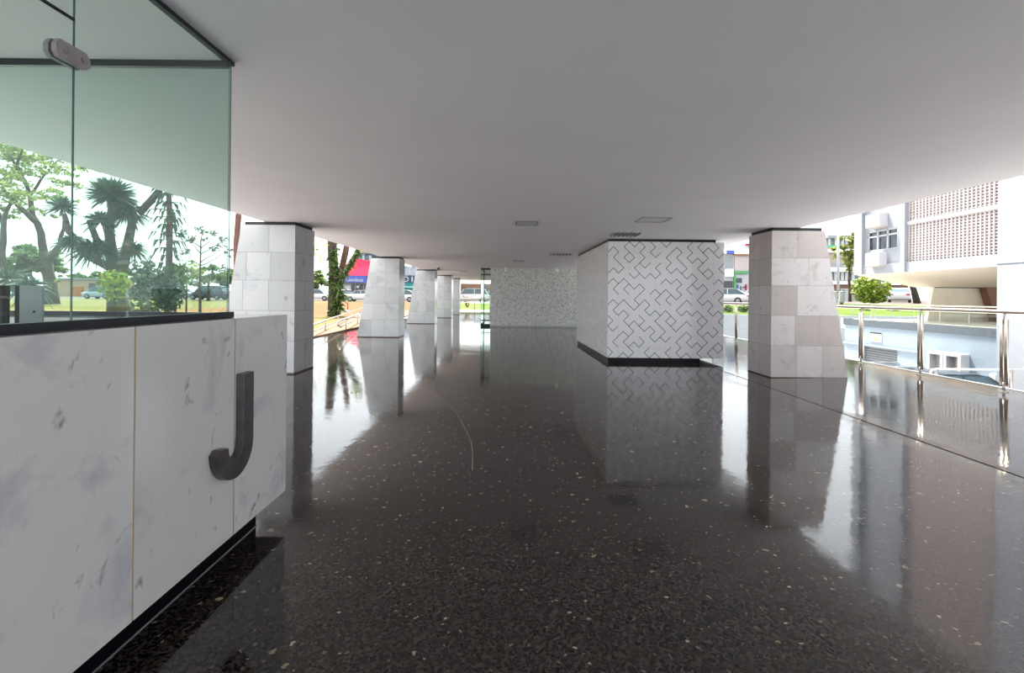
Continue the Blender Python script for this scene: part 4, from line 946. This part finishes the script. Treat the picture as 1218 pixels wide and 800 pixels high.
# shops at the far end
fe = thing('shop', (xat(565, 84), 84, 0.6), 'brown fronted shop row behind the big white car at the far end', 'shop')
x0, x1 = xat(541, 84.2), xat(600, 84.2)
p = MB(); p.box((x0, 84, .4), (x1, 90, 3.4)); p.build('wall', M['peach'], fe)
p = MB(); p.box((x0, 83.6, 2.6), (x1, 84, 3.3)); p.build('fascia', M['brown'], fe)
for k in range(8):
    p = MB(); xx = xat(540 + k * 7, 84); p.box((xx, 83.9, .6), (xx + .7, 84.02, 2.4)); p.build('shop_window', M['brown'] if k % 2 else M['yellow'] if k == 0 else M['dgrey'], fe)
p = MB(); p.box((xat(572, 84), 83.5, 1.9), (xat(577, 84), 83.6, 3.0)); p.build('hanging_sign', M['bluesign'], fe)
fw = thing('house', (xat(95, 84), 84, 0.6), 'low peach house with an orange gate behind the left glass', 'house')
p = MB(); p.box((xat(62, 84), 84, .4), (xat(128, 84), 90, 3.4)); p.build('wall', M['peach'], fw)
p = MB(); p.box((xat(86, 84), 83.8, .5), (xat(99, 84), 84.02, 2.2)); p.build('gate', M['orange'], fw)
p = MB(); p.box((xat(60, 84), 83.6, 3.4), (xat(130, 84), 90.2, 3.65)); p.build('roof', M['white2'], fw)
p = MB(); p.box((xat(106, 84), 83.9, 1.6), (xat(114, 84), 84.02, 2.8)); p.build('window', M['dgrey'], fw)
# far railing at the end of the slab
t = thing('far_railing', (-2.5, 38.6, 0), 'slim pale railing at the far end of the floor before the grass', 'railing')
p = MB(); p.tube([(-5.6, 38.6, 1.08), (-.4, 38.6, 1.08)], .035, 8); p.tube([(-5.6, 38.6, .78), (-.4, 38.6, .78)], .02, 6); p.build('handrail', M['steel'], t, True)
for k in range(5):
    p = MB(); p.tube([(-5.4 + k * 1.22, 38.6, 0), (-5.4 + k * 1.22, 38.6, 1.08)], .03, 8); p.build('post', M['steel'], t, True)

# ================================================================ RIGHT: FAR STREET
YR = 62.0
gb = thing('office_building', (xat(1010, YR), YR, .8), 'long building with green glass bands behind the flagpole', 'building')
gx0, gx1 = xat(985, YR), xat(1085, YR); zr = lambda y: at(1008, y, YR)[2]
p = MB(); p.box((gx0, YR + .6, .4), (gx1, YR + 9, zr(283))); p.build('wall', M['beige'], gb)
for a, b, m_, nm, dp in ((283, 279.5, 'white2', 'roof_slab', .5), (292, 283, 'greenglass', 'window_band', .05), (294, 291.5, 'green', 'spandrel', .2), (300, 296, 'white', 'balcony', .5), (318, 313, 'signgreen', 'spandrel', .2), (323, 318, 'white', 'balcony', .5), (333, 323, 'greenglass', 'window_band', .05), (338, 334, 'white', 'balcony', .5), (347, 338.5, 'brown', 'ground_wall', .02)):
    p = MB(); p.box((gx0, YR + .6 - dp, zr(a)), (gx1, YR + .7, zr(b))); p.build(nm, M['white2'] if nm == 'spandrel' and m_ == 'signgreen' else M[m_], gb)
for k in range(8):
    for a, b in ((292, 283), (333, 323)):
        p = MB(); xx = xat(987 + k * 7 + (k % 3), YR); p.box((xx, YR + .45, zr(a)), (xx + .35, YR + .6, zr(b))); p.build('mullion', M['xwhite'], gb)
p = MB(); xx = xat(1003, YR); p.box((xx, YR + .5, .8), (xx + 1.1, YR + .62, zr(343))); dr = p.build('door', M['xwhite'], gb)
p = MB(); p.box((xx + .12, YR + .47, .95), (xx + .5, YR + .5, zr(344.5))); p.build('door_glass', M['greenglass'], dr)
fp = at(997, 360, 48); t = thing('flagpole', (fp[0], fp[1], gz(fp[0], fp[1])), 'slender white pole standing before the green banded building', 'pole')
p = MB(); p.tube([(fp[0], fp[1], gz(fp[0], fp[1])), at(997, 250, 48)], [.14, .09], 10); p.build('shaft', M['xwhite'], t, True)
p = MB(); p.lathe((fp[0], fp[1], gz(fp[0], fp[1])), [(.3, 0), (.28, .15), (.16, .2)], 12); p.build('base', M['grey'], t)
for px, lab in ((993.0, 'white litter bin half hidden by the right column'), (1001, 'white litter bin at the foot of the slender pole')):
    c = at(px, 361, 42); g = gz(c[0], c[1]); t = thing('litter_bin', (c[0], c[1], g), lab, 'bin')
    p = MB(); p.lathe((c[0], c[1], g + .1), [(.15, 0), (.2, .1), (.2, .85), (.17, .9)], 14); p.build('drum', M['xwhite'], t)
    p = MB(); p.lathe((c[0], c[1], g), [(.12, 0), (.12, .1)], 10); p.build('foot', M['dgrey'], t)
    p = MB(); p.lathe((c[0], c[1], g + 1.0), [(.2, 0), (.19, .08), (.06, .14)], 14); p.build('lid', M['white2'], t)
# shopfront seen between block and column
YQ = 58.0
sf = thing('shop', (xat(875, YQ), YQ, .7), 'white two storey shopfront with blue roof sign and green lintel', 'shop')
qz = lambda y: at(875, y, YQ)[2]; qx = lambda x: xat(x, YQ)
def fpart(nm, m_, xa, xb, ya, yb, dp, parent=None): p = MB(); p.box((qx(xa), YQ - dp, qz(ya)), (qx(xb), YQ + .1, qz(yb))); return p.build(nm, M[m_], parent or sf)
p = MB(); p.box((qx(845), YQ, .3), (qx(925), YQ + 8, qz(290))); p.build('wall', M['xwhite'], sf)
fpart('roof_sign', 'white', 860, 915, 302, 296, .4); fpart('roof_sign_panel', 'bluesign', 862, 871, 302, 298, .45); fpart('cornice', 'orange', 871, 915, 303.2, 302, .45)
fpart('upper_panel', 'lattice', 873, 890, 322, 304.5, .1); fpart('upper_panel', 'white2', 862, 871, 320, 305, .1)
fpart('green_lintel', 'signgreen', 872, 889, 325, 322.3, .3); fpart('green_post', 'signgreen', 872, 874, 345, 325, .25)
fpart('dark_opening', 'dgrey', 859, 871, 344, 334, .06); fpart('shop_window', 'win', 875, 882, 336, 330.5, .08); fpart('round_tank', 'white', 862, 871, 329, 320, .3)
for k, (xa, xb, ya, yb, m_) in enumerate(((876, 878, 344, 338, 'bluesign'), (880, 881.5, 345, 340, 'teal'), (883, 887, 342, 340.5, 'teal'), (886, 888, 345, 338, 'red'))): fpart('wall_scribble', m_, xa, xb, ya, yb, .07)
fpart('red_eave', 'red', 886, 920, 291.5, 289.5, .3)
# ================================================================ LIGHT, CAMERA
w = bpy.data.worlds.new('sky'); SC.world = w; w.use_nodes = True
bg = w.node_tree.nodes['Background']; bg.inputs[0].default_value = (0.91, 0.96, 1.0, 1); bg.inputs[1].default_value = 0.82
sun = bpy.data.lights.new('sun', 'SUN'); sun.energy = 6.0; sun.angle = math.radians(12); sun.color = (1, 0.95, 0.87)
so = bpy.data.objects.new('sun', sun); COL.objects.link(so); so.rotation_euler = Vector((-0.20, 0.45, 0.86)).to_track_quat('Z', 'Y').to_euler()
cam = bpy.data.cameras.new('camera'); co = bpy.data.objects.new('camera', cam); COL.objects.link(co)
cam.sensor_fit = 'HORIZONTAL'; cam.sensor_width = 36.0; cam.lens = F / 1218.0 * 36.0
cam.shift_x = 0.0; cam.shift_y = -(400.0 - HZ) / 1218.0
cam.clip_start = 0.02; cam.clip_end = 500
co.matrix_world = Matrix.Translation((0, 0, H)) @ Matrix.Rotation(math.radians(90), 4, 'X') @ Matrix.Rotation(RO, 4, 'Z')
SC.camera = co
vs = SC.view_settings; vs.view_transform = 'Standard'; vs.look = 'None'; vs.gamma = 1.0; vs.use_curve_mapping = False; vs.exposure = 1.92
cy_ = SC.cycles; cy_.max_bounces = 12; cy_.diffuse_bounces = 6; cy_.glossy_bounces = 6; cy_.transparent_max_bounces = 24; cy_.use_denoising = True
